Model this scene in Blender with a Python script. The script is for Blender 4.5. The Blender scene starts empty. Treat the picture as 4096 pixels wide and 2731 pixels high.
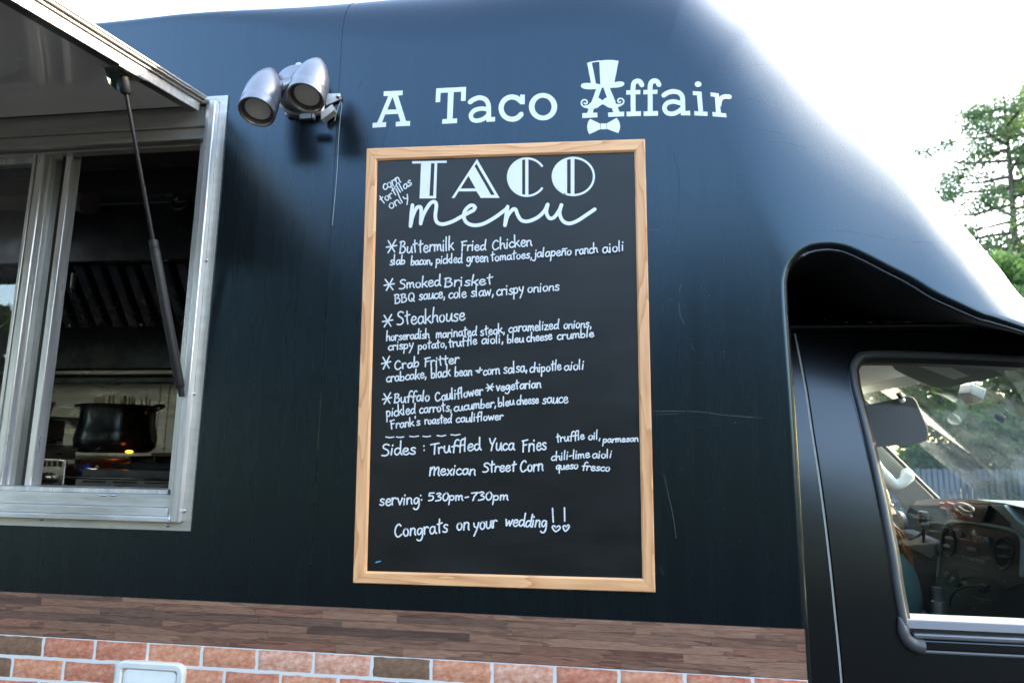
import bpy, bmesh, math, random
import numpy as np
from mathutils import Vector, Matrix
random.seed(7); np.random.seed(7)
SC = bpy.context.scene
COL = SC.collection

# ---------------------------------------------------------------- camera
FPX = 2600.0                                   # focal length in photo pixels (photo 4096 wide)
YAW, PITCH, ROLL = math.radians(-7.7), math.radians(9.15), math.radians(.7)
CP = np.array([0., -1.43, 1.55])
def _basis():
    cy, sy, cp, sp = math.cos(YAW), math.sin(YAW), math.cos(PITCH), math.sin(PITCH)
    f = np.array([sy*cp, cy*cp, sp]); rt = np.array([cy, -sy, 0.]); up = np.cross(rt, f)
    c, s = math.cos(ROLL), math.sin(ROLL)
    return c*rt+s*up, -s*rt+c*up, f
RT, UP, FW = _basis()
cam_d = bpy.data.cameras.new('camera'); cam = bpy.data.objects.new('camera', cam_d); COL.objects.link(cam)
cam_d.sensor_width = 36; cam_d.lens = FPX/4096*36; cam_d.clip_end = 2000; cam_d.clip_start = .02
M = Matrix(((RT[0], UP[0], -FW[0], CP[0]), (RT[1], UP[1], -FW[1], CP[1]), (RT[2], UP[2], -FW[2], CP[2]), (0, 0, 0, 1)))
cam.matrix_world = M
cam_d.dof.use_dof = True; cam_d.dof.focus_distance = 1.55; cam_d.dof.aperture_fstop = 4.5
SC.camera = cam

# ---------------------------------------------------------------- sky, sun, exposure
SUN_EL, SUN_AZ = math.radians(25), math.radians(68)     # azimuth clockwise from +Y: behind the truck, to the right
w = bpy.data.worlds.new('World'); SC.world = w; w.use_nodes = True
nt = w.node_tree; bg = nt.nodes['Background']
sky = nt.nodes.new('ShaderNodeTexSky'); sky.sky_type = 'NISHITA'; sky.sun_disc = False
sky.sun_elevation = SUN_EL; sky.sun_rotation = SUN_AZ; sky.air_density = 1.0; sky.dust_density = 2.2; sky.ozone_density = 2.5
nt.links.new(sky.outputs[0], bg.inputs[0]); bg.inputs[1].default_value = .15
sun_d = bpy.data.lights.new('sun', 'SUN'); sun_d.energy = 2.2; sun_d.angle = math.radians(.5); sun_d.color = (1, .95, .87)
sun = bpy.data.objects.new('sun', sun_d); COL.objects.link(sun)
sdir = Vector((math.sin(SUN_AZ)*math.cos(SUN_EL), math.cos(SUN_AZ)*math.cos(SUN_EL), math.sin(SUN_EL)))
sun.rotation_euler = sdir.to_track_quat('Z', 'Y').to_euler()
SC.view_settings.view_transform = 'Standard'; SC.view_settings.look = 'None'
SC.view_settings.gamma = 1; SC.view_settings.use_curve_mapping = False
SC.view_settings.exposure = 3.4
SC.view_settings.use_white_balance = True; SC.view_settings.white_balance_temperature = 7900; SC.view_settings.white_balance_tint = 8
SC.render.engine = 'CYCLES'
SC.cycles.max_bounces = 8; SC.cycles.transparent_max_bounces = 12; SC.cycles.sample_clamp_indirect = 6

# ---------------------------------------------------------------- measuring helpers (photo pixel -> point on a surface of the place)
def ray(u, v): return RT*((u-2048)/FPX)-UP*((v-1364)/FPX)+FW
def at(u, v, y=0.):
    d = ray(u, v); return CP+d*((y-CP[1])/d[1])
def atx(u, v, x):
    d = ray(u, v); return CP+d*((x-CP[0])/d[0])
def atf(u, v, f, off=0.):
    y = 0.
    for _ in range(14):
        p = at(u, v, y); y = .5*y+.5*(float(f(p[0], p[2]))-off)
    return at(u, v, y)
def crop(x0, y0, s): return lambda u, v: (x0+u/s, y0+v/s)
cA = crop(1400, 900, 1.8816); cB = crop(1400, 1350, 1.8816); cC = crop(1400, 1700, 1.8816); cD = crop(1400, 550, 1.8816)
cE = crop(1400, 250, 2.6133); cF = crop(2200, 200, 2.94); cDash = crop(3400, 1900, 2.24); cCab = crop(3400, 1350, 2.6135)
cDoor = crop(3100, 1200, 2.3614); cSill = crop(3100, 2200, 2.3614); cNose = crop(2600, 0, 1.2059)
cKit = crop(0, 1500, 2.24); cHood = crop(0, 1000, 2.6133); cFlood = crop(900, 200, 4.356)
def px(s): return [tuple(float(c) for c in p.split(',')) for p in s.split()]
def smooth(pts, n=6, closed=False):
    P = [np.array(p, float) for p in pts]; L = len(P); out = []
    if L < 3: return P
    rng = range(L) if closed else range(L-1)
    for i in rng:
        p1, p2 = P[i], P[(i+1) % L]
        p0 = P[(i-1) % L] if (closed or i > 0) else 2*p1-p2
        p3 = P[(i+2) % L] if (closed or i+2 < L) else 2*p2-p1
        for k in range(n):
            t = k/n
            out.append(.5*((2*p1)+(-p0+p2)*t+(2*p0-5*p1+4*p2-p3)*t*t+(-p0+3*p1-3*p2+p3)*t**3))
    if not closed: out.append(P[-1])
    return out

# ---------------------------------------------------------------- materials
MATS = {}
def mat(name, col, rough=.5, metal=0., ior=1.5, noise=None, nscale=(8, 8, 8), amt=1., bump=0., bscale=200., coat=0., rvar=0., emis=None, spec=None):
    m = bpy.data.materials.new(name); m.use_nodes = True; t = m.node_tree; N = t.nodes; Lk = t.links
    b = N['Principled BSDF']; b.inputs['Base Color'].default_value = (*col, 1); b.inputs['Roughness'].default_value = rough
    b.inputs['Metallic'].default_value = metal; b.inputs['IOR'].default_value = ior; b.inputs['Coat Weight'].default_value = coat
    tc = N.new('ShaderNodeTexCoord')
    if noise is not None or rvar:
        mp = N.new('ShaderNodeMapping'); mp.inputs['Scale'].default_value = nscale; Lk.new(tc.outputs['Object'], mp.inputs[0])
        nz = N.new('ShaderNodeTexNoise'); nz.inputs['Scale'].default_value = 1; nz.inputs['Detail'].default_value = 6; nz.inputs['Roughness'].default_value = .65
        Lk.new(mp.outputs[0], nz.inputs['Vector'])
        if noise is not None:
            r = N.new('ShaderNodeMapRange'); r.inputs[1].default_value = .35; r.inputs[2].default_value = .65; r.inputs[4].default_value = amt
            Lk.new(nz.outputs[0], r.inputs[0])
            mx = N.new('ShaderNodeMix'); mx.data_type = 'RGBA'; mx.inputs[6].default_value = (*col, 1); mx.inputs[7].default_value = (*noise, 1)
            Lk.new(r.outputs[0], mx.inputs[0]); Lk.new(mx.outputs[2], b.inputs['Base Color'])
        if rvar:
            r2 = N.new('ShaderNodeMapRange'); r2.inputs[1].default_value = .3; r2.inputs[2].default_value = .7
            r2.inputs[3].default_value = rough-rvar; r2.inputs[4].default_value = rough+rvar
            Lk.new(nz.outputs[0], r2.inputs[0]); Lk.new(r2.outputs[0], b.inputs['Roughness'])
    if bump:
        nb = N.new('ShaderNodeTexNoise'); nb.inputs['Scale'].default_value = bscale; nb.inputs['Detail'].default_value = 3
        Lk.new(tc.outputs['Object'], nb.inputs['Vector'])
        bp = N.new('ShaderNodeBump'); bp.inputs['Strength'].default_value = bump; bp.inputs['Distance'].default_value = .001
        Lk.new(nb.outputs[0], bp.inputs['Height']); Lk.new(bp.outputs[0], b.inputs['Normal'])
    if emis: b.inputs['Emission Color'].default_value = (*emis[0], 1); b.inputs['Emission Strength'].default_value = emis[1]
    if spec: b.inputs['Specular Tint'].default_value = (*spec, 1)
    MATS[name] = m; return m
def glass(name, tint, refl=.05, dirt_haze=.03):
    m = bpy.data.materials.new(name); m.use_nodes = True; t = m.node_tree; N = t.nodes; Lk = t.links
    for n in list(N): N.remove(n)
    o = N.new('ShaderNodeOutputMaterial'); tr = N.new('ShaderNodeBsdfTransparent'); tr.inputs[0].default_value = (*tint, 1)
    gl = N.new('ShaderNodeBsdfGlossy'); gl.inputs['Roughness'].default_value = .02
    lw = N.new('ShaderNodeLayerWeight'); lw.inputs[0].default_value = .5; pw = N.new('ShaderNodeMath'); pw.operation = 'POWER'; pw.inputs[1].default_value = 4.5
    fr = N.new('ShaderNodeMath'); fr.operation = 'MULTIPLY_ADD'; fr.inputs[1].default_value = .8; fr.inputs[2].default_value = refl; Lk.new(lw.outputs['Facing'], pw.inputs[0]); Lk.new(pw.outputs[0], fr.inputs[0])
    df = N.new('ShaderNodeBsdfDiffuse'); df.inputs[0].default_value = (.6, .62, .6, 1)
    nz = N.new('ShaderNodeTexNoise'); nz.inputs['Scale'].default_value = 9; nz.inputs['Detail'].default_value = 8
    mr = N.new('ShaderNodeMapRange'); mr.inputs[1].default_value = .4; mr.inputs[2].default_value = .75; mr.inputs[3].default_value = dirt_haze*.3; mr.inputs[4].default_value = dirt_haze*2
    tc = N.new('ShaderNodeTexCoord'); Lk.new(tc.outputs['Object'], nz.inputs['Vector']); Lk.new(nz.outputs[0], mr.inputs[0])
    m1 = N.new('ShaderNodeMixShader'); m2 = N.new('ShaderNodeMixShader')
    Lk.new(mr.outputs[0], m1.inputs[0]); Lk.new(tr.outputs[0], m1.inputs[1]); Lk.new(df.outputs[0], m1.inputs[2])
    Lk.new(fr.outputs[0], m2.inputs[0]); Lk.new(m1.outputs[0], m2.inputs[1]); Lk.new(gl.outputs[0], m2.inputs[2]); Lk.new(m2.outputs[0], o.inputs[0])
    MATS[name] = m; return m
def wood(name, light, dark, axis, scale=26., rings=9., rough=.5, streak=.35):
    """pine: long grain lines along one axis, with slow waviness"""
    m = bpy.data.materials.new(name); m.use_nodes = True; t = m.node_tree; N = t.nodes; Lk = t.links; b = N['Principled BSDF']
    tc = N.new('ShaderNodeTexCoord'); mp = N.new('ShaderNodeMapping')
    sc = [scale, scale, scale]; sc[axis] = scale*.09; mp.inputs['Scale'].default_value = sc; Lk.new(tc.outputs['Object'], mp.inputs[0])
    oi = N.new('ShaderNodeObjectInfo'); ad = N.new('ShaderNodeVectorMath'); ad.operation = 'ADD'
    mu = N.new('ShaderNodeVectorMath'); mu.operation = 'SCALE'; mu.inputs['Scale'].default_value = 17.; cb = N.new('ShaderNodeCombineXYZ')
    for i in range(3): Lk.new(oi.outputs['Random'], cb.inputs[i])
    Lk.new(cb.outputs[0], mu.inputs[0]); Lk.new(mp.outputs[0], ad.inputs[0]); Lk.new(mu.outputs[0], ad.inputs[1])
    n1 = N.new('ShaderNodeTexNoise'); n1.inputs['Scale'].default_value = .8; n1.inputs['Detail'].default_value = 2; Lk.new(ad.outputs[0], n1.inputs['Vector'])
    m1 = N.new('ShaderNodeMath'); m1.operation = 'MULTIPLY'; m1.inputs[1].default_value = rings; Lk.new(n1.outputs[0], m1.inputs[0])
    fr = N.new('ShaderNodeMath'); fr.operation = 'FRACT'; Lk.new(m1.outputs[0], fr.inputs[0])
    n2 = N.new('ShaderNodeTexNoise'); n2.inputs['Scale'].default_value = 6; n2.inputs['Detail'].default_value = 5; Lk.new(ad.outputs[0], n2.inputs['Vector'])
    cr = N.new('ShaderNodeValToRGB'); e = cr.color_ramp.elements
    mid = tuple(.65*a+.35*c for a, c in zip(light, dark))
    e[0].position = 0; e[0].color = (*light, 1); e[1].position = 1; e[1].color = (*dark, 1); q = cr.color_ramp.elements.new(.7); q.color = (*mid, 1)
    Lk.new(fr.outputs[0], cr.inputs[0])
    mx = N.new('ShaderNodeMix'); mx.data_type = 'RGBA'; mx.blend_type = 'MULTIPLY'; mx.inputs[0].default_value = streak
    Lk.new(cr.outputs[0], mx.inputs[6]); Lk.new(n2.outputs[0], mx.inputs[7]); 
    hs = N.new('ShaderNodeHueSaturation'); Lk.new(mx.outputs[2], hs.inputs['Color'])
    mv = N.new('ShaderNodeMapRange'); mv.inputs[3].default_value = 1.05+.5*streak; mv.inputs[4].default_value = 1.3+.5*streak; Lk.new(oi.outputs['Random'], mv.inputs[0]); Lk.new(mv.outputs[0], hs.inputs['Value'])
    Lk.new(hs.outputs[0], b.inputs['Base Color']); b.inputs['Roughness'].default_value = rough
    MATS[name] = m; return m

vinyl = mat('black_vinyl', (.001, .0013, .0017), .27, ior=1.74, rvar=.022, nscale=(26, 26, 1.1), bump=.02, bscale=900, spec=(.48, .76, 1.))  # blue specular tint puts the mirrored sky's colour into the sheen
vinyl_door = mat('black_door_paint', (.002, .0024, .003), .25, ior=1.8, bump=.04, bscale=900, spec=(.85, .93, 1.))
white_vinyl = mat('white_vinyl', (.85, .85, .85), .45)
chalk = mat('chalk_marker', (.84, .84, .84), .7, noise=(.62, .64, .66), nscale=(70, 70, 70), amt=.7)
board_m = mat('chalkboard', (.003, .004, .005), .33, ior=1.5, noise=(.012, .013, .014), nscale=(3, 3, 9), bump=.25, bscale=1500, rvar=.03)
pine_x = wood('pine_horizontal', (.86, .45, .22), (.64, .26, .11), 0)
pine_z = wood('pine_vertical', (.86, .45, .22), (.64, .26, .11), 2)
alu = mat('aluminium', (.86, .85, .84), .32, .62, noise=(.50, .50, .50), nscale=(30, 30, 3), bump=.12, bscale=400, rvar=.07)
alu_h = mat('aluminium_sill', (.76, .77, .78), .38, .65, noise=(.44, .44, .42), nscale=(4, 40, 40), bump=.15, bscale=300, rvar=.08)
alu_dirty = mat('weathered_aluminium', (.60, .59, .56), .42, .7, noise=(.50, .48, .44), nscale=(5, 30, 30), bump=.2, bscale=300, rvar=.1)
hatch_skin = mat('hatch_lining', (.80, .77, .73), .09, .12, ior=1.9, rvar=.03, nscale=(3, 3, 3))
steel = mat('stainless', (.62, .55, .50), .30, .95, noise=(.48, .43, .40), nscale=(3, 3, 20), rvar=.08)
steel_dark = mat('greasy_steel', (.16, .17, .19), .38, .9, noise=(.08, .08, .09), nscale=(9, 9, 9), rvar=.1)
screw_m = mat('screw_steel', (.55, .54, .52), .25, 1.)
zinc = mat('zinc_plate', (.55, .60, .58), .3, 1., noise=(.4, .5, .48), nscale=(60, 60, 60))
black_metal = mat('black_strut', (.006, .006, .007), .5)
black_rubber = mat('black_rubber', (.012, .012, .013), .55)
black_gloss = mat('glossy_black_trim', (.012, .013, .015), .16, ior=1.6)
trim_grey = mat('grey_trim', (.10, .105, .115), .38, ior=1.6, bump=.1, bscale=500)
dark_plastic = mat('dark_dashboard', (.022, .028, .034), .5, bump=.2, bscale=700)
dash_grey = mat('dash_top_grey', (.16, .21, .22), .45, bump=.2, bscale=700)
knob_grey = mat('button_grey', (.10, .12, .14), .4)
beige = mat('headliner', (.80, .76, .75), .9, bump=.3, bscale=900)
pillar_m = mat('pillar_trim', (.68, .72, .70), .55)
visor_m = mat('visor_vinyl', (.045, .038, .036), .7)
visor_grey = mat('grey_visor', (.12, .15, .15), .7)  # grey vinyl of the passenger visor
label_m = mat('label_paper', (.42, .50, .50), .6)
seal_m = mat('seal_strip', (.55, .54, .48), .6)
flood_m = mat('floodlight_paint', (.30, .30, .32), .33, .65, rvar=.03, nscale=(5, 5, 5))
flood_dark = mat('floodlight_rim', (.16, .15, .145), .42, .5)
lens_m = mat('frosted_lens', (.85, .82, .76), .35)
caulk = mat('clear_caulk', (.40, .42, .42), .3)
white_plastic = mat('white_plastic', (.74, .75, .73), .35, noise=(.66, .67, .64), nscale=(10, 10, 10))
skin_m = mat('skin', (.55, .33, .24), .5)
hair_m = mat('auburn_hair', (.42, .16, .05), .45, noise=(.20, .07, .02), nscale=(40, 40, 4))
shirt_m = mat('teal_shirt', (.05, .14, .14), .85, noise=(.075, .18, .175), nscale=(25, 25, 6), bump=.5, bscale=400)
trouser_m = mat('dark_trousers', (.02, .022, .03), .85)
red_m = mat('red_plastic', (.65, .05, .03), .35)
cream_m = mat('cream_cable', (.62, .55, .47), .5)
blue_m = mat('blue_enamel', (.01, .09, .55), .3)
pot_m = mat('stock_pot_enamel', (.012, .014, .018), .22, ior=1.6)
stick_m = mat('wooden_skewers', (.60, .36, .20), .7)
flame_m = mat('burner_glow', (1, .3, .03), .5, emis=((1, .22, .02), 1.2))
grout_m = mat('brick_wrap_grout', (.74, .73, .72), .5)

# ---------------------------------------------------------------- object helpers
WL = {}
def setp(o, label=None, cat=None, group=None, kind=None):
    if label: o['label'] = label
    if cat: o['category'] = cat
    if group: o['group'] = group
    if kind: o['kind'] = kind
    return o
def empty(name, loc, **k):
    o = bpy.data.objects.new(name, None); o.empty_display_size = .1; COL.objects.link(o); o.location = loc
    WL[o] = np.array(loc, float); return setp(o, **k)
def link(name, V, Fc, m, parent=None, sharp=35, mi=None, **k):
    V = np.asarray(V, float); c = (V.min(0)+V.max(0))/2
    me = bpy.data.meshes.new(name); me.from_pydata((V-c).tolist(), [], [list(map(int, f)) for f in Fc])
    for q in (m if isinstance(m, (list, tuple)) else [m]): me.materials.append(q)
    if mi is not None: me.polygons.foreach_set('material_index', list(mi))
    me.validate(); me.update()
    bm = bmesh.new(); bm.from_mesh(me); bmesh.ops.recalc_face_normals(bm, faces=bm.faces) if len(bm.faces) < 60000 else None
    bm.to_mesh(me); bm.free()
    if sharp: me.shade_smooth(); me.set_sharp_from_angle(angle=math.radians(sharp))
    o = bpy.data.objects.new(name, me); COL.objects.link(o)
    if parent is not None: o.parent = parent; o.location = c-WL[parent]
    else: o.location = c
    WL[o] = c; return setp(o, **k)
class MB:
    def __init__(s): s.V = []; s.F = []
    def add(s, V, F):
        n = len(s.V); s.V += [tuple(map(float, v)) for v in V]; s.F += [[i+n for i in f] for f in F]; return s
    def box(s, x0, x1, y0, y1, z0, z1):
        V = [(x, y, z) for x in (x0, x1) for y in (y0, y1) for z in (z0, z1)]
        return s.add(V, [(0, 1, 3, 2), (4, 6, 7, 5), (0, 4, 5, 1), (2, 3, 7, 6), (0, 2, 6, 4), (1, 5, 7, 3)])
    def loft(s, rings, cap=True, closed=True):
        n = len(rings[0]); V = [p for r in rings for p in r]; F = []
        for i in range(len(rings)-1):
            for j in range(n if closed else n-1):
                a, b = i*n+j, i*n+(j+1) % n; F.append((a, b, b+n, a+n))
        if cap: F.append(tuple(range(n))[::-1]); F.append(tuple(range((len(rings)-1)*n, len(rings)*n)))
        return s.add(V, F)
    def tube(s, pts, r, n=8, cap=True):
        pts = [np.array(p, float) for p in pts]; rings = []; ref = None
        for i, p in enumerate(pts):
            d = pts[min(i+1, len(pts)-1)]-pts[max(i-1, 0)]; d = d/(np.linalg.norm(d)+1e-9)
            if ref is None:
                ref = np.cross(d, (0, 0, 1.)); 
                if np.linalg.norm(ref) < .2: ref = np.cross(d, (1., 0, 0))
            ref = ref-d*(ref@d); ref /= np.linalg.norm(ref); b = np.cross(d, ref)
            rr = r[i] if hasattr(r, '__len__') else r
            rings.append([p+rr*(math.cos(a)*ref+math.sin(a)*b) for a in [2*math.pi*k/n for k in range(n)]])
        return s.loft(rings, cap)
    def lathe(s, o, d, prof, n=28, cap=True):
        o = np.array(o, float); d = np.array(d, float); d /= np.linalg.norm(d)
        a = np.cross(d, (0, 0, 1.)); a = a if np.linalg.norm(a) > .1 else np.cross(d, (1., 0, 0)); a /= np.linalg.norm(a); b = np.cross(d, a)
        return s.loft([[o+d*t+max(r, 1e-4)*(math.cos(q)*a+math.sin(q)*b) for q in [2*math.pi*k/n for k in range(n)]] for t, r in prof], cap)
    def prism(s, pts, ext):
        pts = [np.array(p, float) for p in pts]; ext = np.array(ext, float)
        return s.loft([pts, [p+ext for p in pts]])
    def ellipsoid(s, c, r, n=16, m=10):
        c = np.array(c, float)
        return s.loft([[c+np.array((r[0]*math.sin(t)*math.cos(q), r[1]*math.sin(t)*math.sin(q), r[2]*math.cos(t))) for q in [2*math.pi*k/n for k in range(n)]]
                       for t in [max(.02, min(math.pi-.02, math.pi*i/m)) for i in range(m+1)]])
    def put(s, name, m, parent=None, bevel=0, **k):
        o = link(name, s.V, s.F, m, parent, **k)
        if bevel:
            b = o.modifiers.new('bevel', 'BEVEL'); b.width = bevel; b.segments = 2; b.limit_method = 'ANGLE'; b.angle_limit = math.radians(40)
        return o
def box(name, x0, x1, y0, y1, z0, z1, m, parent=None, bevel=0, **k):
    return MB().box(x0, x1, y0, y1, z0, z1).put(name, m, parent, bevel, **k)
def iprism(name, pts, y0, depth, m, parent=None, bevel=0, f=None, **k):
    """outline measured at distance y0, given real thickness going away from the viewer"""
    return MB().prism([at(*p, y0) for p in pts], (0, depth, 0)).put(name, m, parent, bevel, **k)
def fill2(outer, holes=(), step=0, stepx=0):
    bm = bmesh.new()
    for lp in [outer]+list(holes):
        vs = []
        for p in lp:
            if not vs or (abs(vs[-1].co.x-p[0])+abs(vs[-1].co.z-p[1])) > 1e-5: vs.append(bm.verts.new((p[0], 0, p[1])))
        if (vs[0].co-vs[-1].co).length < 1e-5: bm.verts.remove(vs.pop())
        for i in range(len(vs)): bm.edges.new((vs[i], vs[(i+1) % len(vs)]))
    bmesh.ops.triangle_fill(bm, use_beauty=True, use_dissolve=False, edges=bm.edges[:], normal=(0, -1, 0))
    zs = [v.co.z for v in bm.verts]; xs = [v.co.x for v in bm.verts]
    for st, lo, hi, ax in ((step, min(zs), max(zs), 2), (stepx, min(xs), max(xs), 0)):
        if st:
            q = lo+st
            while q < hi:
                no = [0, 0, 0]; no[ax] = 1; co = [0, 0, 0]; co[ax] = q
                bmesh.ops.bisect_plane(bm, geom=bm.verts[:]+bm.edges[:]+bm.faces[:], plane_co=co, plane_no=no); q += st
    bm.verts.index_update(); V = [(v.co.x, v.co.z) for v in bm.verts]; F = [[v.index for v in f.verts] for f in bm.faces]; bm.free(); return V, F
def sheet(name, outer, holes, yf, m, parent=None, thick=0, step=0, stepx=0, off=0., **k):
    """flat outline(s) in x,z filled, then laid on the surface y = yf(x, z)"""
    V2, Fc = fill2(outer, holes, step, stepx); X_ = np.array(V2); Y_ = np.concatenate([np.broadcast_to(yf(c[:, 0], c[:, 1]), len(c)) for c in np.array_split(X_, max(1, len(X_)//2000))])-off
    V = np.stack([X_[:, 0], Y_, X_[:, 1]], 1)
    o = link(name, V, Fc, m, parent, **k)
    if thick:
        me = o.data
        if sum(p.normal.y*p.area for p in me.polygons) > 0: me.flip_normals()
        sd = o.modifiers.new('thickness', 'SOLIDIFY'); sd.thickness = thick; sd.offset = -1
        m2 = bpy.data.meshes.new_from_object(o.evaluated_get(bpy.context.evaluated_depsgraph_get())); o.modifiers.clear(); o.data = m2
        m2.shade_smooth(); m2.set_sharp_from_angle(angle=math.radians(35))
    return o
def ribbon(pts, wdt):
    """flat brush stroke as one closed outline strip: returns (V2, F) in the 2-D space of pts"""
    P = [np.array(p, float) for p in pts]; Q = [P[0]]
    for p in P[1:]:
        if np.linalg.norm(p-Q[-1]) > wdt*.12: Q.append(p)
    P = Q
    if len(P) == 1: P = [P[0], P[0]+np.array((wdt*.3, 0))]
    V = []; F = []; r = wdt/2
    D = [P[min(i+1, len(P)-1)]-P[max(i-1, 0)] for i in range(len(P))]; D = [d/(np.linalg.norm(d)+1e-9) for d in D]
    secs = []
    for a in (80, 60, 35): secs.append((P[0]-D[0]*r*math.sin(math.radians(a)), D[0], r*math.cos(math.radians(a))))
    for p, d in zip(P, D): secs.append((p, d, r))
    for a in (35, 60, 80): secs.append((P[-1]+D[-1]*r*math.sin(math.radians(a)), D[-1], r*math.cos(math.radians(a))))
    for p, d, q in secs:
        n = np.array((-d[1], d[0])); V += [p+n*q, p-n*q]
    for i in range(len(secs)-1): F.append((2*i, 2*i+1, 2*i+3, 2*i+2))
    return V, F

# ---------------------------------------------------------------- the truck's side surface  y = wall(x, z)
SIL = [(-6.6, 2.676), (-2, 2.676), (-1.35, 2.678), (-.86, 2.700), (-.5, 2.742), (-.15, 2.770), (.10, 2.79), (.26, 2.78)]
_n = [(240, 0), (400, 60), (500, 115), (600, 190), (700, 275), (800, 360), (920, 470), (1050, 590), (1200, 730), (1320, 850), (1430, 975), (1520, 1080), (1600, 1175), (1700, 1300), (1804, 1440)]
KO = [0.0614, 0.0672, 0.0727, 0.0756, 0.0763, 0.0737, 0.0675, 0.0591, 0.0502, 0.0424, 0.0362, 0.0317, 0.027199999999999995, 0.02269999999999999]
for i, q in enumerate(_n[1:]):
    k = min(1, i/6); p = at(*cNose(*q), .15); SIL.append((p[0]+.77*KO[i], p[2]+.64*KO[i]))
SIL += [(SIL[-1][0]+.06, SIL[-1][1]-.075), (SIL[-1][0]+.11, SIL[-1][1]-.145)]
SILS = np.array([p for p in smooth(SIL, 5)])
XE = .412
ARCH = [(XE, .55), (XE, 1.2), (XE, 1.6)]+[tuple(at(*cNose(*q), .015)[[0, 2]]) for q in px('668,1450 672,1330 700,1270 760,1220 850,1200 940,1205 1040,1240 1150,1290 1280,1350 1400,1420 1520,1470 1640,1517 1700,1530 1804,1555')]
ARCH += [(1.0, 1.775), (1.08, 1.765), (1.15, 1.762)]
print('SILEND', SIL[-4:], ARCH[-5:])
ARCHS = np.array([p for p in smooth(ARCH, 5)])
def sstep(a, b, x): t = np.clip((x-a)/(b-a), 0, 1); return t*t*(3-2*t)
def pdist(x, z, L):
    P = np.stack([np.ravel(x), np.ravel(z)], 1); A = L[:-1]; B = L[1:]; AB = B-A; d2 = (AB**2).sum(1)+1e-12
    t = np.clip(((P[:, None, :]-A)*AB).sum(2)/d2, 0, 1); D = P[:, None, :]-(A+t[..., None]*AB)
    return np.sqrt((D**2).sum(2)).min(1).reshape(np.shape(x))
def wall(x, z):
    x = np.asarray(x, float); z = np.asarray(z, float)
    s = sstep(-1.15, -.3, x); s2 = sstep(-.1, .7, x)
    s3 = sstep(.35, 1.3, x); R = (.035+.20*s+.40*s2)*(1-.70*s3); D = (.035+.13*s+.24*s2)*(1-.55*s3)
    d = pdist(x, z, SILS); t = np.clip(1-d/R, 0, 1); p = 2.1
    y = D*(1-(1-t**p)**(1/p))
    rl = .020; d = pdist(x, z, ARCHS); t = np.clip(1-d/rl, 0, 1)
    lip = rl*(1-np.sqrt(np.clip(1-t*t, 0, 1)))
    return y+lip
def on_wall(p, off=0.): return atf(p[0], p[1], wall, off)
def door(x, z): return .2+.30*np.clip(np.asarray(z)-1.2, 0, 2)**2+0*np.asarray(x)
def on_door(p, off=0.): return atf(p[0], p[1], door, off)

# ---------------------------------------------------------------- ground and vegetation
def struct(o): o['kind'] = 'structure'; return o
grass_m = mat('grass', (.020, .028, .012), .9, noise=(.030, .036, .017), nscale=(2, 2, 2), bump=1, bscale=60)
lot_m = mat('worn_asphalt', (.014, .014, .016), .9, noise=(.024, .023, .022), nscale=(1.5, 1.5, 1.5), bump=.8, bscale=120)
for q_ in (grass_m, lot_m): q_.node_tree.nodes['Principled BSDF'].inputs['Specular IOR Level'].default_value = .08
g = struct(MB().add([(-400, -400, -.02), (400, -400, -.02), (400, 400, -.02), (-400, 400, -.02)], [(0, 1, 2, 3)]).put('ground', grass_m))
g = struct(MB().add([(-14, -9, 0), (16, -9, 0), (16, 5.5, 0), (-14, 5.5, 0)], [(0, 1, 2, 3)]).put('car_park', lot_m))
bark_m = mat('bark', (.10, .075, .055), .9, noise=(.05, .038, .03), nscale=(20, 20, 4), bump=1, bscale=40)
def leafmat(name, a, b):
    m = mat(name, a, .6, noise=b, nscale=(1.1, 1.1, 1.1)); t = m.node_tree; bs = t.nodes['Principled BSDF']
    bs.inputs['Specular IOR Level'].default_value = .2
    tl = t.nodes.new('ShaderNodeBsdfTranslucent'); tl.inputs[0].default_value = (a[0]*1.6, a[1]*1.8, a[2]*1.1, 1); mx = t.nodes.new('ShaderNodeMixShader'); mx.inputs[0].default_value = .55
    o = t.nodes['Material Output']; t.links.new(bs.outputs[0], mx.inputs[1]); t.links.new(tl.outputs[0], mx.inputs[2]); t.links.new(mx.outputs[0], o.inputs[0]); return m
leafA = leafmat('pine_needles', (.11, .16, .10), (.16, .21, .14))
leafB = leafmat('bush_leaves', (.11, .19, .08), (.15, .24, .11))
leafC = leafmat('oak_leaves', (.02, .036, .014), (.032, .05, .019))
def leaves(centres, radii, per, size, squash=.7, seed=0):
    rs = np.random.RandomState(seed); V = []
    for c, r in zip(centres, radii):
        q = rs.normal(size=(per, 3)); q /= np.linalg.norm(q, axis=1)[:, None]; q *= (rs.rand(per, 1)**.45)*r; q[:, 2] *= squash
        V.append(q+c)
    P = np.concatenate(V); n = len(P)
    a = rs.normal(size=(n, 3)); a /= np.linalg.norm(a, axis=1)[:, None]; b = np.cross(a, rs.normal(size=(n, 3))); b /= np.linalg.norm(b, axis=1)[:, None]
    s = size*(.5+rs.rand(n, 1)); A = a*s; B = b*s*.45
    V = np.stack([P-A, P+B, P+A, P-B], 1).reshape(-1, 3); F = np.arange(4*n).reshape(-1, 4)
    return V, F
def fast(name, V, F, m, parent):
    c = V.mean(0); me = bpy.data.meshes.new(name); me.vertices.add(len(V)); me.vertices.foreach_set('co', (V-c).ravel())
    me.loops.add(F.size); me.loops.foreach_set('vertex_index', F.ravel().astype(np.int32)); me.polygons.add(len(F))
    me.polygons.foreach_set('loop_start', np.arange(0, F.size, 4, dtype=np.int32)); me.materials.append(m); me.update(calc_edges=True); me.validate()
    o = bpy.data.objects.new(name, me); COL.objects.link(o); o.parent = parent; o.location = c-WL[parent]; WL[o] = c; return o
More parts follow.
